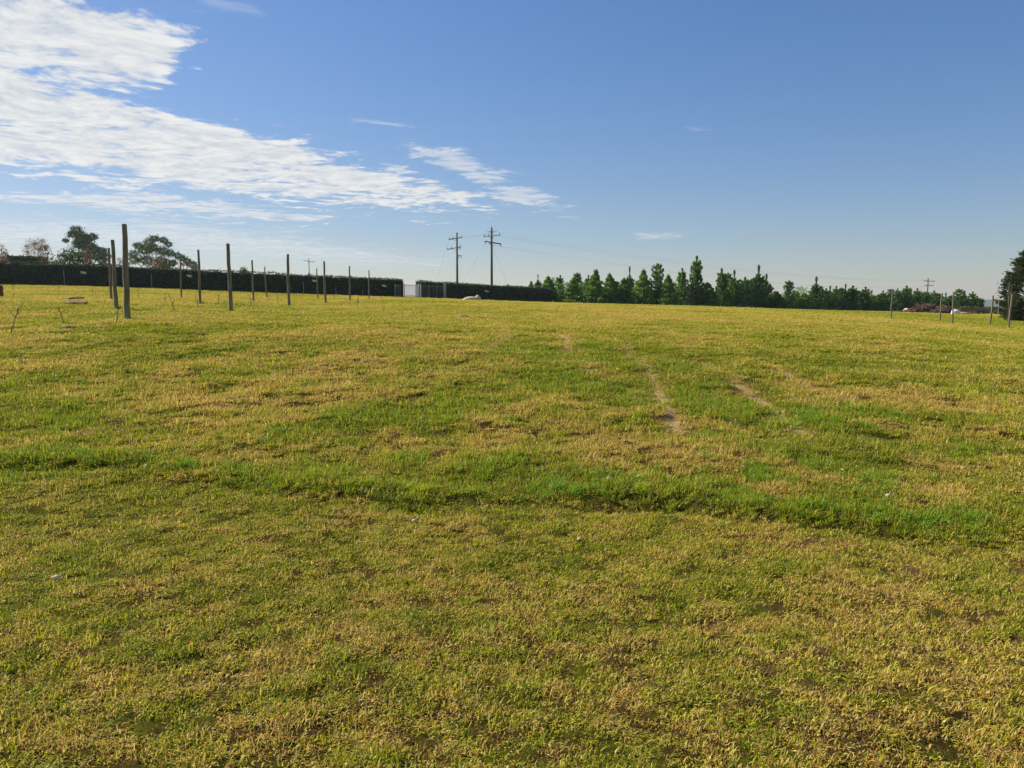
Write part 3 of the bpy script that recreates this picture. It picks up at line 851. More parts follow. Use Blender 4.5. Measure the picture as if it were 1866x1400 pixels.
put('soil_mound', 141, 555, (.5, .3, .10), M['clod'], 'low mound of dug grey brown soil at far left beyond the bare saplings', 'soil mound', 25, .8)
GT = 'small pale stones lying in the turf'
for u, v, w, lab, sd in [(755, 949, .020, 'small pale stone lying on the mown strip just below the step', 31), (1056, 984, .018, 'cream pebble on the mown strip below the long grass', 32),
                     (1110, 877, .030, 'flat pale stone on bare soil, left of two', 33), (1164, 876, .028, 'flat pale stone on bare soil, right of two', 34),
                     (266, 853, .022, 'white pebble in the green grass at left, lower of two', 35), (240, 835, .018, 'white pebble beside dark soil at left, upper of two', 36),
                     (1618, 911, .030, 'tan stone in dry grass at right below the long grass patch', 37), (1536, 857, .022, 'white pebble in the dark green grass patch at right', 38),
                     (588, 862, .018, 'white pebble in the long green grass left of centre', 39), (103, 1059, .022, 'pale flat pebble in the mown green patch at left', 46)]:
    put('stone', u, v, (w, w * .7, w * .7), M['stone'] if sd not in (35, 36, 38, 39) else M['whitestone'], lab, 'stone', sd, .4, group=GT, sub=2, sink=-.6)

# brush pile
def brush(u, v, y, w, h, label, n, seed):
    x = xat(u, y, v); root_loc = on_ground(x, y)
    rg = np.random.default_rng(seed); mb = MB(); random.seed(seed)
    for k in range(n):
        px = rg.normal() * w * .42; hh = h * math.exp(-(px / (w * .5)) ** 2)
        pz = rg.uniform(0, 1) * hh * .8; py = rg.uniform(-1, 1) * 1.1
        az = rg.uniform(0, 6.28); el = rg.normal() * .35; L = rg.uniform(.5, 1.6)
        d = np.array([math.cos(az) * math.cos(el), math.sin(az) * math.cos(el), math.sin(el)]) * L / 2
        a = np.array([px, py, pz + .05]); r = rg.uniform(.02, .06)
        mid = a + rg.normal(size=3) * .08
        mb.tube([a - d, mid, a + d], [r, r * .8, r * .35], 4, cap=False)
    o = link('brush_pile', mb.mesh('brush_pile', M['brush']), None, None, root_loc)
    return tag(o, label, 'brush pile', 'heaps of cut branches')
brush(1688, 570, 126, 5.0, 1.7, 'heap of red brown cut branches, the higher peak left of the brown post', 900, 3)
brush(1722, 570, 124, 4.0, 1.4, 'lower heap of red brown cut branches between the brown post and the white boulder', 620, 11)

# ------------------------------------------------------------------ bare saplings
def sapling(u, v, h, lab, seed, lean=0.1):
    x, y = ground_at(u, v); random.seed(seed)
    mb = MB(); pts = [(0, 0, -.05)]; 
    for k in range(1, 6):
        f = k / 5; pts.append((lean * h * f + random.uniform(-.02, .02), random.uniform(-.02, .02), h * f))
    mb.tube(pts, [.014, .012, .010, .008, .006, .003], 6)
    for k in range(5):
        f = random.uniform(.4, .95); b = Vector((lean * h * f, 0, h * f)); a = random.uniform(0, 6.28); l = h * random.uniform(.15, .35)
        mb.tube([b, b + Vector((math.cos(a) * l * .5, math.sin(a) * l * .5, l * .5)), b + Vector((math.cos(a) * l * .6, math.sin(a) * l * .6, l))], [.008, .006, .003], 5)
    o = link('sapling', mb.mesh('sapling', M['twig']), None, None, on_ground(x, y))
    tag(o, lab, 'sapling', 'bare young saplings planted among the posts')
for k, a in enumerate([(19, 611, .62, 'bare leaning sapling nearest the left edge', .35), (117, 594, .42, 'bare sapling rising from the dark dug soil clod', -.25), (211, 590, .5, 'bare sapling immediately left of the thickest post', .2),
             (25, 545, .8, 'thin bare sapling in the green patch at far left', .02), (252, 545, .6, 'short bare sapling right behind the thickest post', .05), (318, 570, .55, 'short leaning sapling between the thickest post and the second', -.25),
             (364, 565, .55, 'short leaning sapling just left of the second front row post', -.3), (458, 560, .55, 'bare sapling right of the second front row post', -.1), (488, 553, .5, 'bare sapling below the thin short post', 0.1), (506, 551, .5, 'bare sapling just left of the third front row post', 0.),
             (550, 548, .6, 'bare sapling just right of the third front row post', .1), (610, 548, .5, 'tiny sapling right of the fourth front row post', 0.), (107, 540, .6, 'pale twiggy sapling before the hedge at left', .1), (170, 541, .5, 'twiggy sapling before the hedge left of the slim posts', -.1),
             (300, 553, .5, 'twiggy sapling in front of the hedge left of the thin grey post', .1), (398, 556, .5, 'small sapling left of the second front row post near the hedge', .1)]):
    sapling(a[0], a[1], a[2], a[3], 60 + k, a[4])

# ------------------------------------------------------------------ trees
def trunk_mesh(h, r, mat, seed=0, limbs=()):
    random.seed(seed); mb = MB(); pts = []; rad = []
    for k in range(7):
        f = k / 6; pts.append((.02 * h * math.sin(f * 2.5 + seed) * f, .02 * h * math.cos(f * 2 + seed) * f, -.2 + (h + .2) * f)); rad.append(r * (1.15 - .95 * f))
    mb.tube(pts, rad, 8)
    for (a, b, ra, rb) in limbs:
        a = Vector(a); b = Vector(b); m = (a + b) / 2 + Vector((0, 0, -.06 * (b - a).length))
        mb.tube([a, m, b], [ra, (ra + rb) / 2, rb], 5, cap=False)
    return mb.mesh('trunk', mat, True)

def pine_pair(kind, seed):
    """unit tree 1 m high; returns trunk mesh and crown mesh"""
    rg = np.random.default_rng(seed)
    C = []; D = []; S = []; limbs = []
    if kind == 'bushy':      # broad soft cone, light green
        for k in range(2300):
            f = rg.uniform() ** 1.15 * .97
            rr = (.30 * (1 - f) ** .8 + .012) * rg.uniform(.45, 1.05) ** .5 * (1 + .22 * math.sin(f * 38 + seed))
            a = rg.uniform(0, 6.28)
            lump = 1 + .75 * (vnoise(np.array([a * 2.]), np.array([f * 8.]), seed)[0] - .5)
            C.append((rr * lump * math.cos(a), rr * lump * math.sin(a), .03 + f * .95)); D.append((math.cos(a) * .6, math.sin(a) * .6, .7)); S.append(.075 * (1 - .5 * f))
        for k in range(60):
            z = rg.uniform(.84, 1.0); C.append((rg.normal() * .006, rg.normal() * .006, z)); D.append((0, 0, 1.)); S.append(.03)
    else:                    # whorled pine with upturned limbs
        nw = 9 if kind == 'whorl' else 8
        spire = {'whorl': .80, 'candle': .62, 'fat': .88}[kind]
        wid = {'whorl': .23, 'candle': .26, 'fat': .24}[kind]
        for w in range(nw):
            f = .06 + (spire - .06) * w / (nw - 1); L0 = wid * (1 - f / (spire + .22)) ** .75 + .02
            nb = rg.integers(5, 8); a0 = rg.uniform(0, 6.28)
            for b in range(nb):
                a = a0 + b * 6.283 / nb + rg.normal() * .2; L = L0 * rg.uniform(.65, 1.15); rise = L * rg.uniform(.35, .8)
                A = np.array([0, 0, f]); E = np.array([L * math.cos(a), L * math.sin(a), f + rise])
                if w > 1 and b % 2 == 0: limbs.append((A, E, .006, .002))
                for q in range(26):
                    t = rg.uniform(.12, 1.0); c = A + (E - A) * np.array([t, t, t * t]) + rg.normal(size=3) * .014
                    C.append(c); D.append((math.cos(a) * .5, math.sin(a) * .5, .8)); S.append(rg.uniform(.032, .05))
                for q in range(12):
                    C.append(E + rg.normal(size=3) * .014 + np.array([0, 0, .015])); D.append((0, 0, 1.)); S.append(.038)
        for q in range({'whorl': 150, 'candle': 260, 'fat': 180}[kind]):
            z = rg.uniform(spire, 1.0); t = (z - spire) / (1 - spire)
            bulge = .028 if kind != 'candle' else .017 + .010 * math.exp(-((t - .8) / .13) ** 2)
            r = bulge * (1 - t * .6) * (1 + .5 * math.sin(t * 9)); a = rg.uniform(0, 6.28)
            C.append((r * math.cos(a), r * math.sin(a), z)); D.append((math.cos(a) * .4, math.sin(a) * .4, 1.)); S.append(.032)
        for q in range(420):
            f = rg.uniform() ** 1.3 * .75; r = wid * (1 - f) * rg.uniform(.2, .75); a = rg.uniform(0, 6.28)
            C.append((r * math.cos(a), r * math.sin(a), .03 + f)); D.append((math.cos(a), math.sin(a), .5)); S.append(.05)
    C, D, S = np.array(C), np.array(D, float), np.array(S)
    mat = M['pinelight'] if kind == 'bushy' else M['pinedark']
    return trunk_mesh(.93, .014, M['bark'], seed, limbs), leaf_mesh('crown', C, S * 1.5, mat, 0, seed, .45, D)
PROTO = {}
for kd in ('bushy', 'whorl', 'candle', 'fat'):
    PROTO[kd] = [pine_pair(kd, 300 + 17 * k + len(kd)) for k in range(3)]

GPN = 'young pines in the long line across the field'
first = 'pine_tree'
# (u, row of the tip, kind, width factor, depth, label)
def dep(u): return float(np.interp(u, [960, 1250, 1500, 1640, 1790], [128, 136, 158, 172, 188]))
PINES = [
 (967, 512, 'bushy', 1.0, 4, 'small light green conifer, first at the left end of the pine line above the hedge'),
 (980, 500, 'candle', .8, 6, 'thin grey green pine poking over the right end of the shorter hedge'),
 (997, 503, 'bushy', 1.5, -1, 'rounded green conifer at the right end of the shorter hedge'),
 (1019, 502, 'whorl', 1.2, 3, 'dark pointed pine just right of the end of the shorter hedge'),
 (1043, 506, 'bushy', 1.6, -4, 'broad light green conifer standing in front near the left end of the line'),
 (1053, 498, 'fat', 1.2, 4, 'dark round topped pine behind the broad light green conifer'),
 (1070, 502, 'whorl', 1.1, 5, 'dark narrow pine between two green conifers at the left part of the line'),
 (1083, 490, 'bushy', 1.1, -3, 'tall light green conifer with twin tip at the left part of the line'),
 (1111, 498, 'bushy', 1.25, -2, 'light green conical conifer right of the twin tipped one'),
 (1123, 513, 'fat', 1.5, 5, 'low dark pine filling the gap behind two light conifers'),
 (1137, 506, 'bushy', 1.2, -2, 'bright green conifer left of the thin candle topped pine'),
 (1147, 487, 'candle', .8, 3, 'pine with thin stem and dark round candle top, left half of the line'),
 (1172, 490, 'bushy', .95, 0, 'slim grey green conical conifer left of the full dark pine'),
 (1197, 481, 'fat', 1.0, 0, 'full dark pine, second tallest, in the left half of the line'),
 (1219, 500, 'bushy', 1.3, -3, 'broad light green conifer left of the tall dark pair'),
 (1243, 489, 'whorl', 1.0, 1, 'dark pine immediately left of the tallest pine'),
 (1267, 467, 'whorl', .85, 0, 'tallest pine of the whole line, narrow with ragged spire'),
 (1290, 514, 'bushy', 1.7, -2, 'low light green bushy conifer right of the tallest pine'),
 (1315, 490, 'whorl', 1.0, 0, 'dark pine with knobbly top right of the low bushy conifer'),
 (1326, 498, 'fat', 1.0, 3, 'dark pine close behind and right of the knobbly topped one'),
 (1339, 493, 'candle', 1.1, -1, 'pine with short candle top in the middle of the line'),
 (1357, 505, 'whorl', 1.5, 1, 'wide shouldered dark pine left of the bare spire'),
 (1379, 483, 'candle', 1.0, 0, 'pine with a long bare dark spire, highest in the middle of the line'),
 (1396, 500, 'candle', 1.2, 1, 'pine with upturned arms just right of the long spire'),
 (1412, 530, 'bushy', 2.2, -2, 'low round green conifer before the gap in the line'),
 (1435, 512, 'fat', 1.0, 0, 'dark upright pine standing alone in the gap'),
 (1449, 532, 'fat', 1.8, 2, 'low dark round pine right of the gap'),
 (1464, 534, 'bushy', 2.2, -2, 'low light green bushy conifer right of the gap'),
 (1487, 505, 'candle', 1.3, 0, 'pine with candle top and wide arms right of the gap'),
 (1504, 526, 'whorl', 1.6, 1, 'short pine at the right foot of the wide armed pine'),
 (1512, 521, 'candle', 1.4, 0, 'small candle topped pine, first of the even small ones right of the wide armed pine'),
 (1523, 522, 'whorl', 1.3, 2, 'small dark pine, second of the even small ones right of the wide armed pine'),
 (1533, 525, 'fat', 1.4, -1, 'small green pine just left of a taller small pine'),
 (1539, 518, 'candle', 1.3, 1, 'slightly taller small pine in the right middle of the line'),
 (1552, 521, 'whorl', 1.4, 0, 'small pine with dark knob top left of a lower one'),
 (1564, 530, 'fat', 1.6, 1, 'low pine between two knob topped pines'),
 (1575, 523, 'whorl', 1.5, 0, 'full small dark pine well left of the first right hand post'),
 (1587, 529, 'candle', 1.5, 1, 'low candle topped pine left of the first right hand post'),
 (1600, 536, 'bushy', 2.0, -2, 'lowest light green conifer left of the first right hand post'),
 (1609, 530, 'whorl', 1.5, 0, 'small pointed pine nearest left of the first right hand post'),
 (1623, 527, 'fat', 1.2, 0, 'small dark pine right behind the first right hand post'),
 (1635, 526, 'whorl', 1.3, 1, 'small narrow pine right of the first right hand post'),
 (1649, 521, 'whorl', 1.4, 0, 'taller full pine above the left white boulder'),
 (1659, 527, 'candle', 1.2, 1, 'small candle pine leaning against the taller full one'),
 (1671, 526, 'whorl', 1.5, 0, 'small dark pine above the left flank of the brush pile'),
 (1686, 532, 'fat', 1.9, 0, 'broad low pine right behind the peak of the brush pile'),
 (1700, 530, 'whorl', 1.6, 1, 'small pine right of the lattice armed distant pole'),
 (1711, 535, 'fat', 1.5, 0, 'small dark pine behind the brown post'),
 (1723, 534, 'candle', 1.3, 1, 'thin small pine between two right hand posts'),
 (1731, 539, 'fat', 1.6, 0, 'low dark pine behind the thin post'),
 (1746, 527, 'fat', 1.4, 0, 'dense green pine above the larger white boulder'),
 (1757, 530, 'candle', 1.5, 0, 'dense pine with upright right shoulder beside the gap'),
 (1772, 532, 'whorl', 1.4, 0, 'open dark pine, third from the right end of the line'),
 (1781, 540, 'whorl', 1.6, 1, 'small pine, second from the right end of the line'),
 (1789, 545, 'fat', 1.4, 0, 'last small leaning pine at the right end of the line'),
]
cnt = {}
for k, (u, vt, kd, wf, dd, lab) in enumerate(PINES):
    y = dep(u) + dd; x = xat(u, y); z0 = gz(x, y); h = pix(u, vt, y)[2] - z0
    i = cnt.get(kd, 0); cnt[kd] = i + 1
    tm, cm = PROTO[kd][i % 3]
    root = empty('pine_tree', (x, y, z0), lab, 'pine tree', GPN, random.uniform(0, 6.28))
    t = link('trunk', tm, root); c = link('crown', cm, root)
    w = h * wf
    root.scale = (w * random.uniform(.85, 1.15), w * random.uniform(.85, 1.15), h)
    root.rotation_euler[0] = random.uniform(-.05, .05); root.rotation_euler[1] = random.uniform(-.04, .04)

# low scrub under the pines: one long strip of undergrowth, not countable
def undergrowth():
    rg = np.random.default_rng(77); n = 52000
    u = rg.uniform(1004, 1792, n); y = np.interp(u, [960, 1250, 1500, 1640, 1790], [128, 136, 158, 172, 188]) + rg.normal(size=n) * 1.6 + 1.2
    x = (u - 933) / FPX * .995 * y
    hh = .8 + 5.4 * fbm(x * .45, y * 0, 5, 3) * (y / 150)
    hh = np.where(u > 1500, hh * .75, hh)
    z = terrain(x, y, False) + rg.uniform(0, 1, n) ** 1.3 * hh
    me = leaf_mesh('undergrowth', np.stack([x, y, z], 1), np.full(n, .26), M['pinedark'], .3, 5, .5)
    o = link('undergrowth', me); tag(o, 'dark tangled undergrowth along the foot of the pine line', 'undergrowth', kind='stuff')
    n = 5000
    u = rg.uniform(1745, 1850, n); y = 150 + rg.normal(size=n) * 1.2; x = (u - 933) / FPX * .995 * y
    z = terrain(x, y, False) + rg.uniform(0, 1.15, n) + (vnoise(x * .7, x * 0, 3) - .5) * .5
    me = leaf_mesh('scrub', np.stack([x, y, z], 1), np.full(n, .25), M['scrub'], .3, 6, .5)
    o = link('scrub', me); tag(o, 'low dark brown scrub strip between the pines and the big conifer', 'scrub', kind='stuff')
undergrowth()

# broad trees from clumps given where they show (u, row, radius in px)
def clump_tree(name, label, cat, u0, y, clumps, mat, bark, lsize, dens, trunk_r=.25, group=None, seed=1, narrow=.6, hollow=.55):
    x0 = xat(u0, y); z0 = gz(x0, y)
    root = empty(name, (x0, y, z0), label, cat, group)
    rg = np.random.default_rng(seed); k = y / (FPX * .995)
    C = []; limbs = []; S = []
    cs = []
    for (u, v, r) in clumps:
        p = np.array(pix(u, v, y)) - np.array([x0, y, z0]); rr = r * k
        p[1] += rg.uniform(-1, 1) * rr * .9
        cs.append((p, rr))
    zl = min(p[2] for p, r in cs); top = max(p[2] for p, r in cs)
    th = max(zl * .75, top * .3)
    for p, rr in cs:
        limbs.append(((0, 0, th * rg.uniform(.6, 1.)), tuple(p - np.array([0, 0, rr * .3])), trunk_r * .45, .04))
        n = int(dens * rr * rr * 12)
        d = rg.normal(size=(n, 3)); d /= np.linalg.norm(d, axis=1)[:, None]
        q = np.where(rg.uniform(size=n) < .25, rg.uniform(.9, 1.38, n), rg.uniform(hollow, 1.0, n))
        lump = .75 + .5 * fbm(d[:, 0] * 2.2 + p[0] + d[:, 2] * 1.4, d[:, 1] * 2.2 + d[:, 2] * 2, seed + 5, 3)
        C.append(p + d * (rr * q * lump)[:, None] * np.array([1.08, 1.08, .82])); S.append(np.full(n, lsize))
    C = np.vstack(C); S = np.concatenate(S)
    C[:, 2] = np.maximum(C[:, 2], .1)
    link('trunk', trunk_mesh(th, trunk_r, bark, seed, limbs), root)
    link('crown', leaf_mesh('crown', C, S, mat, 0, seed, narrow), root)
    return root
GB = 'garden trees behind the long hedge'
clump_tree('gum_tree', 'tall dark blue green gum tree with billowing crown behind the left end of the hedge', 'gum tree', 166, 175,
           [(143, 421, 9), (132, 428, 7), (118, 438, 5), (148, 433, 11), (158, 437, 9), (168, 432, 8), (163, 450, 11), (146, 448, 8), (139, 443, 7), (175, 456, 9), (187, 457, 7), (192, 468, 8), (178, 470, 8), (165, 466, 8), (200, 466, 3), (185, 480, 6), (150, 465, 7)],
           M['gum'], M['bark'], .36, 40, .35, GB, 3)
clump_tree('gum_tree', 'broad spreading gum tree with open umbrella crown behind the hedge right of the thickest post', 'gum tree', 290, 165,
           [(240, 462, 8), (252, 448, 8), (268, 440, 8), (284, 436, 8), (298, 438, 7), (308, 446, 6), (262, 455, 11), (278, 452, 12), (293, 457, 10), (310, 462, 8), (322, 466, 7), (332, 470, 6), (245, 474, 9), (265, 474, 11), (290, 476, 11), (315, 480, 8), (338, 476, 8), (350, 482, 7), (358, 489, 5), (300, 486, 8)],
           M['gum'], M['palebark'], .32, 36, .35, GB, 4)
clump_tree('garden_tree', 'leafy green round tree below the tall gum tree', 'tree', 124, 110, [(124, 463, 14), (112, 470, 10), (138, 470, 12), (148, 480, 9), (108, 482, 9), (128, 480, 14)], M['greenleaf'], M['bark'], .26, 30, .18, GB, 5)
clump_tree('garden_tree', 'pale tan nearly leafless tree at the far left behind the hedge', 'tree', 65, 125, [(62, 445, 13), (74, 455, 12), (52, 460, 9), (84, 450, 8), (68, 468, 12), (48, 450, 6), (76, 438, 6)], M['tanleaf'], M['palebark'], .19, 44, .14, GB, 6, .4, .1)
clump_tree('garden_tree', 'slim dark columnar tree cut by the left edge', 'tree', 3, 118, [(3, 448, 4), (4, 456, 6), (5, 466, 7), (12, 463, 4), (4, 474, 8), (16, 470, 4)], M['tanleaf'], M['bark'], .2, 34, .12, GB, 7)
clump_tree('garden_tree', 'rusty orange shrub tree at the foot of the columnar tree', 'tree', 8, 112, [(8, 474, 8), (0, 472, 7), (14, 480, 6)], M['redleaf'], M['bark'], .2, 34, .1, GB, 8)
GA = 'small autumn coloured trees behind the long hedge'
for k, (u, cl, mt, lab) in enumerate([
    (86, [(84, 452, 6), (88, 462, 8), (82, 472, 8), (92, 472, 8)], 'redleaf', 'small red autumn tree between the tan tree and the green round tree'),
    (158, [(158, 460, 6), (160, 470, 8), (154, 478, 7), (168, 480, 7)], 'redleaf', 'small dark red tree in front of the tall gum tree'),
    (225, [(218, 474, 6), (225, 480, 8), (238, 482, 7)], 'tanleaf', 'small brownish tree behind the thickest post'),
    (285, [(286, 474, 7), (280, 482, 8), (294, 484, 7)], 'orangeleaf', 'small orange autumn tree under the middle of the broad gum tree'),
    (338, [(334, 482, 6), (342, 484, 7), (350, 488, 5)], 'redleaf', 'small red tree under the right edge of the broad gum tree'),
    (199, [(199, 456, 2.5), (200, 470, 3.5), (201, 482, 4)], 'tanleaf', 'thin wispy brown tree between gum tree and slim posts')]):
    clump_tree('autumn_tree', lab, 'tree', u, 106 + k % 3, cl, M[mt], M['bark'], .2, 20, .1, GA, 20 + k, .6, .05)
for k, (u, v, r, lab) in enumerate([(443, 491, 5, 'small dark treetop showing over the long hedge right of the second post'), (563, 500, 3, 'tiny green treetop over the hedge at the foot of the distant pole')]):
    clump_tree('garden_tree', lab, 'tree', u, 140, [(u, v, r), (u + 4, v + 5, r), (u - 5, v + 6, r * .9)], M['greenleaf'], M['bark'], .25, 34, .12, None, 40 + k)
clump_tree('garden_tree', 'tiny conical treetop over the shorter hedge right of the taller power pole', 'tree', 925, 150, [(925, 520, 2.5), (925, 526, 4), (925, 533, 5)], M['greenleaf'], M['bark'], .25, 34, .12, None, 44)

# big conifer at the right edge
def big_conifer():
    y = 78.; u0 = 1880; x0 = xat(u0, y); z0 = gz(x0, y)
    root = empty('conifer_tree', (x0, y, z0), 'big dense russet green conifer cut by the right edge of the picture', 'conifer')
    rg = np.random.default_rng(5); C = []; D = []; limbs = []
    k = y / (FPX * .995); H = pix(u0, 437, y)[2] - z0
    for i in range(420):
        f = rg.uniform() ** 1.1; a = rg.uniform(0, 6.28)
        R0 = k * np.interp(f, [0, .1, .3, .6, .85, 1.], [44, 52, 50, 40, 22, 4]); L = R0 * rg.uniform(.8, 1.12)
        z = .2 + f * (H - .5)
        A = np.array([0, 0, z - .25 * L]); E = np.array([L * math.cos(a), L * math.sin(a), z + .05 * L])
        if i % 5 == 0: limbs.append((A, E, .05, .012))
        n = 90; t = rg.uniform(.45, 1.02, n)[:, None]
        c = A + (E - A) * t + rg.normal(size=(n, 3)) * np.array([.13, .13, .09])
        C.append(c); D.append(np.tile([math.cos(a), math.sin(a), .25], (n, 1)))
    C = np.vstack(C); D = np.vstack(D); C[:, 2] = np.maximum(C[:, 2], .05)
    link('trunk', trunk_mesh(H * .95, .22, M['bark'], 2, limbs), root)
    link('crown', leaf_mesh('crown', C, np.full(len(C), .23), M['conifer'], 0, 3, .4, D), root)
big_conifer()
clump_tree('shrub', 'small flat topped shrub with tiered shoots left of the big conifer', 'shrub', 1838, 71, [(1841, 511, 4), (1845, 517, 5), (1838, 519, 4), (1836, 537, 5), (1846, 538, 6), (1841, 525, 5), (1848, 548, 6)], M['conifer'], M['bark'], .14, 30, .06, None, 52, .4)

# ------------------------------------------------------------------ power poles and lines
def power_pole(u, ybase, top_v, label, arms, r=.16, extras=None, group='power poles'):
    y = ybase; x = xat(u, y, 480); z0 = gz(x, y); H = pix(u, top_v, y)[2] - z0
    root = empty('power_pole', (x, y, z0), label, 'power pole', group)
    mb = MB(); mb.tube([(0, 0, -.5), (0, 0, H * .5), (0, 0, H)], [r * 1.25, r * 1.05, r * .8], 10)
    link('pole', mb.mesh('pole', M['pole'], True), root)
    k = y / (FPX * .995); ends = []
    for (ul, vl, ur, vr, dy, th, ins) in arms:
        a = Vector(((ul - u) * k, -dy, pix(ul, vl, y - dy)[2] - z0)); b = Vector(((ur - u) * k, dy, pix(ur, vr, y + dy)[2] - z0))
        mb = MB(); d = b - a; mb.tube([a, b], th, 4)
        off = Vector((0, -r * .9, 0))
        me = mb.mesh('crossarm', M['pole']); arm = link('crossarm', me, root); arm.location = off
        mb = MB()
        m_ = a + d * .5
        for s in (.32, .68):
            mb.tube([a + d * s + Vector((0, 0, -.03)), Vector((0, 0, m_.z - .65))], .03, 4)
        if ins != 'bracket': link('brace', mb.mesh('brace', M['steel']), arm)
        pts = []
        for s in ([.03, .30, .97] if ins in ('top', 'hang') else []):
            p = a + d * s
            mb = MB(); sg = 1 if ins == 'top' else -1
            mb.tube([p, p + Vector((0, 0, .10 * sg)), p + Vector((0, 0, .12 * sg)), p + Vector((0, 0, .2 * sg)), p + Vector((0, 0, .22 * sg)), p + Vector((0, 0, .45 * sg))], [.03, .03, .09, .09, .06, .05], 8)
            link('insulator', mb.mesh('insulator', M['porcelain'], True), arm)
            pts.append(root.location + off + p + Vector((0, 0, .45 * sg)))
        ends.append(pts)
    if extras: extras(root, H, k)
    return root, ends
def ex1(root, H, k):
    mb = MB(); mb.tube([(0, -.1, H - 3.05), (.3, -.1, H - 3.0), (.62, -.1, H - 2.9)], .05, 5); mb.tube([(.6, -.1, H - 2.87), (.6, -.1, H - 3.3)], .07, 6)
    link('bracket', mb.mesh('bracket', M['steel']), root)
    mb = MB(); mb.box((.35, -.12, H - 4.45), (.95, .14, .16), 0, .01)
    link('side_arm', mb.mesh('side_arm', M['steel']), root)
    for q in (.0, .45):
        mb = MB(); mb.tube([(.35 + q, -.12, H - 4.5), (.35 + q, -.12, H - 4.95)], [.07, .05], 6)
        link('fuse_holder', mb.mesh('fuse_holder', M['porcelain']), root)
PA, EA = power_pole(833, 152, 424, 'shorter timber power pole with two crossarms and side bracket, left of the pair', [(819, 437, 842, 433, .5, .085, 'top'), (816, 455, 840, 450, .6, .07, 'top')], .19, ex1)
def ex2(root, H, k):
    mb = MB(); mb.tube([(0, 0, H - .1), (0, 0, H + .5)], [.05, .02], 6)
    link('lightning_spike', mb.mesh('lightning_spike', M['steel']), root)
PB, EB = power_pole(896, 138, 415, 'taller dark timber power pole with three crossarms, right of the pair', [(882, 432, 911, 429, .5, .05, 'top'), (884, 440, 913, 445, -.7, .10, 'hang'), (888, 423, 906, 421, .4, .035, 'none')], .20, ex2)
PC, EC = power_pole(563, 300, 470, 'small distant pole with one crossarm rising over the long hedge', [(554, 475, 573, 478, .4, .09, 'top')], .16)
PD, ED = power_pole(1693, 300, 507, 'distant power pole with two crossarms above the small pines on the right', [(1683, 512, 1706, 513, .6, .12, 'top'), (1685, 520, 1704, 520, .6, .12, 'hang')], .2)

def wire(a, b, sag, label, r=.007, group='overhead power lines'):
    a, b = Vector(a), Vector(b); mb = MB(); pts = []
    n = 40 if (b - a).length > 30 else 16
    for k in range(n + 1):
        f = k / n; p = a.lerp(b, f); p.z -= sag * 4 * f * (1 - f); pts.append(p - a)
    mb.tube(pts, r, 5, cap=False)
    o = link('power_line', mb.mesh('power_line', M['wire']), None, None, a); return tag(o, label, 'power line', group)
for k in range(3):
    w = ('near left', 'middle', 'far right')[k]
    wire(EA[0][k], EB[0][k], .35, f'upper {w} wire strung between the two timber power poles', .010)
    wire(EB[0][k], ED[0][k], 2.6, f'upper {w} wire running right from the taller pole to the distant pole', .0065)
    wire(EB[1][k], ED[1][k], 3.0, f'lower {w} wire running right from the taller pole to the distant pole', .0065)
def guy(a, b, lab):
    wire(a, b, 0, lab, .009, 'guy wires of the power poles')
la = PA.location; lb = PB.location
def gp(u, y): x = xat(u, y); return Vector((x, y, gz(x, y)))
guy(EA[1][0], gp(781, 146), 'steep wire going down left from the shorter pole')
guy(EA[0][0], gp(788, 152), 'second steep wire going down left from the shorter pole')
guy(EB[1][0], gp(826, 150), 'slanting wire from the taller pole down left behind the shorter pole')
guy(la + Vector((0, 0, 8.2)), gp(842, 150), 'steep stay wire close right of the shorter pole')
guy(lb + Vector((.1, 0, 9.5)), gp(936, 138), 'slanting stay wire right of the taller pole')

# ------------------------------------------------------------------ distant hills
def hills():
    n = 160; m = 8; V = []
    for i in range(n):
        az = R(-50 + 100 * i / (n - 1))
        f = .5 + .5 * vnoise(np.array([i * .09]), np.array([.0]), 3)[0]
        u = 933 + FPX * math.tan(az)
        pk = 10 * f
        pk += 38 * math.exp(-((u - 850) / 34) ** 2)
        pk += 16 * math.exp(-((u - 760) / 60) ** 2)
        pk = pk + 4 * vnoise(np.array([i * .5]), np.array([1.]), 4)[0]
        for j in range(m):
            t = j / (m - 1); rr = 2300 + 1300 * t
            V.append((rr * math.sin(az), rr * math.cos(az), -12 + (pk + 26) * math.sin(math.pi * min(1, t * 1.15)) ** 1.0 if t < .87 else -14))
    Q = [(i * m + j, (i + 1) * m + j, (i + 1) * m + j + 1, i * m + j + 1) for i in range(n - 1) for j in range(m - 1)]
    me = fast_mesh('hills', np.array(V), np.array(Q), None, True)
    o = link('hills', me, None, M['hill']); tag(o, kind='structure')
hills()

# ------------------------------------------------------------------ haze
def haze(density=.00013):
    m, nt = newmat('haze_air'); h = N(nt)
    v = h.n('ShaderNodeVolumePrincipled'); v.inputs['Color'].default_value = (.80, .87, 1, 1); v.inputs['Density'].default_value = density
    v.inputs['Anisotropy'].default_value = .3
    o = h.n('ShaderNodeOutputMaterial'); h.l(v.outputs[0], o.inputs['Volume'])
    bm = bmesh.new(); bmesh.ops.create_cube(bm, size=1)
    zmin, zmax = -16.0, 90.0
    for w in bm.verts:
        w.co.x *= 8400; w.co.y *= 8400; w.co.z = zmin if w.co.z < 0 else zmax
    me = bpy.data.meshes.new('haze'); bm.to_mesh(me); bm.free()
    o = link('haze', me, None, m); tag(o, kind='stuff'); o['label'] = 'thin bluish air haze over the far fields'; o['category'] = 'haze'
haze()

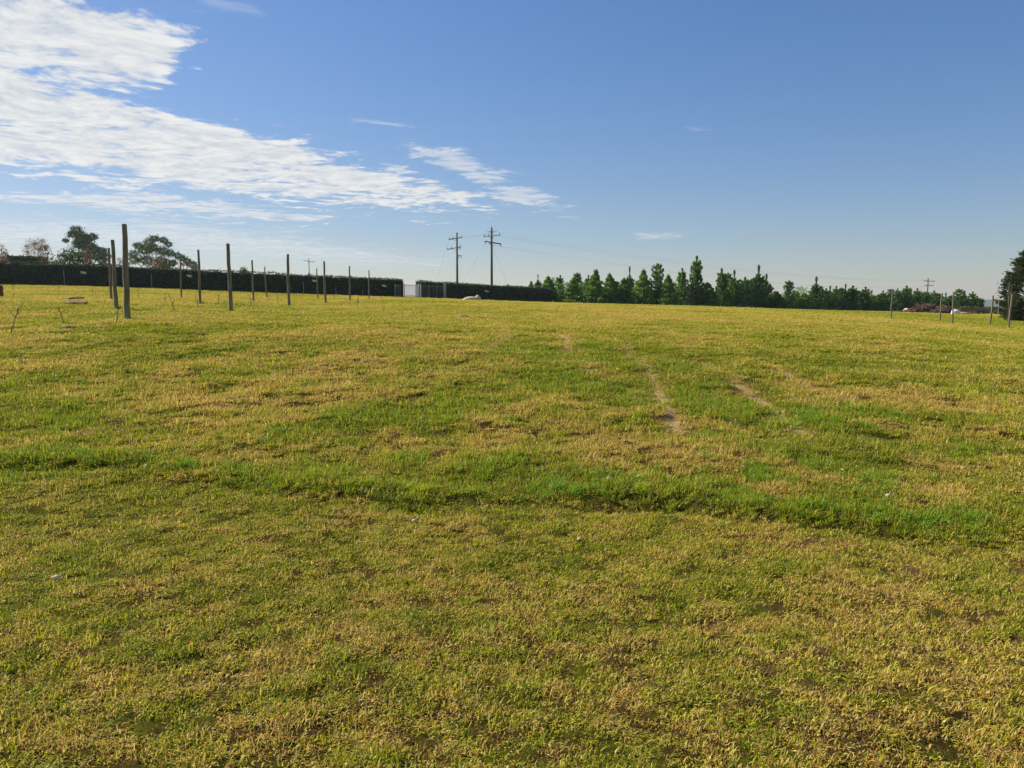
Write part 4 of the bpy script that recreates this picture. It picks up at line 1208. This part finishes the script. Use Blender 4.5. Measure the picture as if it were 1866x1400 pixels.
# ------------------------------------------------------------------ sun and sky
SUN_AZ = R(-62); SUN_EL = R(35)         # azimuth from the view direction, towards the left
sl = bpy.data.lights.new('sun', 'SUN'); sl.energy = 5.0; sl.angle = R(.55); sl.color = (1, .915, .76)
so = bpy.data.objects.new('sun', sl); COL.objects.link(so)
sd = Vector((math.sin(SUN_AZ) * math.cos(SUN_EL), math.cos(SUN_AZ) * math.cos(SUN_EL), math.sin(SUN_EL)))
so.rotation_euler = sd.to_track_quat('Z', 'Y').to_euler(); so.location = (-30, 10, 40)

def world():
    w = bpy.data.worlds.new('World'); scene.world = w; w.use_nodes = True
    nt = w.node_tree; nt.nodes.clear(); h = N(nt)
    sky = h.n('ShaderNodeTexSky', sky_type='NISHITA'); sky.sun_disc = False
    sky.sun_elevation = SUN_EL; sky.sun_rotation = SUN_AZ
    sky.air_density = 1.0; sky.dust_density = .5; sky.ozone_density = 2.2; sky.altitude = 800
    tc = h.n('ShaderNodeTexCoord'); sp = h.n('ShaderNodeSeparateXYZ'); h.l(tc.outputs['Generated'], sp.inputs[0])
    X, Y, Z = sp.outputs
    Yc = h.math('MAXIMUM', Y, .05); Zc = h.math('MAXIMUM', Z, .012)
    a = h.math('DIVIDE', X, Yc); b = h.math('DIVIDE', Z, Yc)
    # cloud sheet seen in perspective: coordinates on a level plane overhead
    px = h.math('DIVIDE', X, Zc); py = h.math('DIVIDE', Y, Zc)
    cv = h.n('ShaderNodeCombineXYZ'); h.l(px, cv.inputs[0]); h.l(py, cv.inputs[1])
    P = cv.outputs[0]
    warp = h.n('ShaderNodeTexNoise'); warp.inputs['Scale'].default_value = .9; warp.inputs['Detail'].default_value = 2; h.l(P, warp.inputs['Vector'])
    wv = h.n('ShaderNodeVectorMath', operation='MULTIPLY_ADD'); h.l(warp.outputs['Color'], wv.inputs[0]); wv.inputs[1].default_value = (.8, .8, 0); h.l(P, wv.inputs[2])
    mp = h.n('ShaderNodeMapping'); mp.inputs['Rotation'].default_value = (0, 0, R(12)); mp.inputs['Scale'].default_value = (1.0, 1.0, 1); h.l(wv.outputs[0], mp.inputs[0])
    rip = h.noise(mp.outputs[0], 4.6, 5, .6)
    big = h.noise(P, 1.3, 4, .55)
    fine = h.noise(mp.outputs[0], 14.0, 4, .65)
    tex = h.math('ADD', h.math('MULTIPLY', rip, .45), h.math('ADD', h.math('MULTIPLY', big, .40), h.math('MULTIPLY', fine, .15)))
    tex = h.math('MULTIPLY', h.math('SUBTRACT', tex, .5), 1.)
    def conv(u, v):
        t = (700 - v) / FPX; q = CP + t * SP
        return (u - 933) / FPX / q, (-SP + t * CP) / q
    A0, A1, B1 = -1.0, .3, .6
    an = h.n('ShaderNodeMapRange'); an.inputs[1].default_value = A0; an.inputs[2].default_value = A1; h.l(a, an.inputs[0]); an = an.outputs[0]
    def curve(pts):
        fc = h.n('ShaderNodeFloatCurve'); c = fc.mapping.curves[0]
        P_ = [((x - A0) / (A1 - A0), y / B1) for x, y in (conv(u, v) for u, v in pts)]
        P_ = [(0, P_[0][1])] + P_ + [(1, P_[-1][1])]
        P_ = [(min(1, max(0, x)), min(1, max(0, y))) for x, y in P_]
        while len(c.points) < len(P_): c.points.new(.5, .5)
        for q, p in zip(c.points, P_): q.location = p; q.handle_type = 'VECTOR'
        fc.mapping.update(); h.l(an, fc.inputs['Value'])
        return h.math('MULTIPLY', fc.outputs[0], B1)
    tot = None
    def band(up, lo, soft, amp, dens, umax, uw, umin=None):
        capc = soft * 1.5; amp = amp * 3.1
        nonlocal tot
        U = curve(up); L = curve(lo)
        cov = h.math('MINIMUM', h.math('SUBTRACT', U, b), h.math('SUBTRACT', b, L))
        cov = h.math('MINIMUM', cov, capc)
        ae = conv(umax, 300)[0]
        cov = h.math('MINIMUM', cov, h.math('MULTIPLY', h.math('SUBTRACT', ae, a), uw))
        if umin is not None:
            cov = h.math('MINIMUM', cov, h.math('MULTIPLY', h.math('SUBTRACT', a, conv(umin, 300)[0]), uw))
        s = h.math('ADD', h.math('DIVIDE', cov, soft), h.math('MULTIPLY', tex, amp))
        al = h.math('MULTIPLY', h.remap(s, -.3, 1.1), dens)
        tot = al if tot is None else h.math('MAXIMUM', tot, al)
    band([(-400, -300), (-100, -60), (60, -20), (200, 22), (280, 55), (335, 92)], [(-400, 175), (0, 168), (60, 150), (200, 172), (300, 145), (335, 108)], .016, 4.5, .95, 345, .8)
    band([(-400, 90), (0, 92), (110, 140), (250, 178), (350, 208), (450, 236), (600, 270), (720, 310), (870, 350)],
         [(-400, 250), (0, 312), (200, 322), (350, 352), (480, 366), (700, 376), (870, 380)], .016, 4.5, .96, 880, .5)
    band([(740, 262), (800, 266), (870, 298), (930, 325), (1025, 372)], [(740, 272), (800, 298), (850, 330), (900, 365), (1025, 384)], .012, 3.5, .62, 1035, .6, 735)
    band([(-300, 380), (0, 352), (100, 352), (250, 346), (400, 366), (560, 396)], [(-300, 385), (0, 360), (150, 375), (300, 392), (560, 405)], .008, 4.0, .75, 590, .4)
    band([(-300, 395), (0, 400), (300, 400), (500, 420), (760, 470)], [(-300, 440), (0, 450), (300, 460), (500, 475), (760, 490)], .02, 2., .55, 800, .4)
    band([(640, 215), (740, 230)], [(640, 219), (760, 236)], .004, 3.5, .35, 760, .4, 650)
    band([(660, 304), (740, 302)], [(660, 311), (740, 311)], .004, 2.5, .7, 745, .4, 665)
    band([(390, 2), (480, 18)], [(390, 14), (480, 30)], .010, 4, .18, 495, .4, 385)
    band([(1165, 426), (1250, 424)], [(1165, 436), (1250, 436)], .005, 2.5, .4, 1255, .3, 1165)
    band([(1250, 232), (1295, 232)], [(1250, 239), (1295, 239)], .004, 2.5, .25, 1300, .3, 1250)
    front = h.remap(Y, .05, .2)
    tot = h.math('MULTIPLY', tot, front)
    shade = h.remap(h.math('ADD', rip, h.math('MULTIPLY', h.math('SUBTRACT', fine, .5), .5)), .3, .7)
    cc = h.mix(shade, rgb(5.3, 5.7, 6.2), rgb(7.7, 7.7, 7.5))
    skyc = sky.outputs[0]
    hs = h.n('ShaderNodeHueSaturation'); hs.inputs['Saturation'].default_value = 1.27; hs.inputs['Value'].default_value = 1.0; h.l(h.mix(1.0, skyc, rgb(1.07, .985, 1.0), 'MULTIPLY'), hs.inputs['Color'])
    lum = h.n('ShaderNodeRGBToBW'); h.l(hs.outputs[0], lum.inputs[0])
    f = h.math('DIVIDE', 1.34, h.math('ADD', 1.0, h.math('MULTIPLY', lum.outputs[0], .13)))
    fv = h.n('ShaderNodeVectorMath', operation='SCALE'); h.l(hs.outputs[0], fv.inputs[0]); h.l(f, fv.inputs['Scale'])
    c = h.mix(tot, fv.outputs[0], cc)
    bg = h.n('ShaderNodeBackground'); h.l(c, bg.inputs[0]); bg.inputs[1].default_value = .070
    o = h.n('ShaderNodeOutputWorld'); h.l(bg.outputs[0], o.inputs[0])
world()

# ------------------------------------------------------------------ camera and render
cd = bpy.data.cameras.new('camera'); cd.sensor_width = 36; cd.lens = 36 * FPX / 1866; cd.clip_end = 9000; cd.clip_start = .05
co = bpy.data.objects.new('camera', cd); COL.objects.link(co)
co.location = (0, 0, EYE); co.rotation_euler = (R(90) - PITCH, 0, 0)
scene.camera = co
vs = scene.view_settings; vs.view_transform = 'Standard'; vs.look = 'None'; vs.exposure = .70; vs.gamma = 1; vs.use_curve_mapping = False
scene.cycles.max_bounces = 5; scene.cycles.diffuse_bounces = 3; scene.cycles.transmission_bounces = 3; scene.cycles.volume_bounces = 0
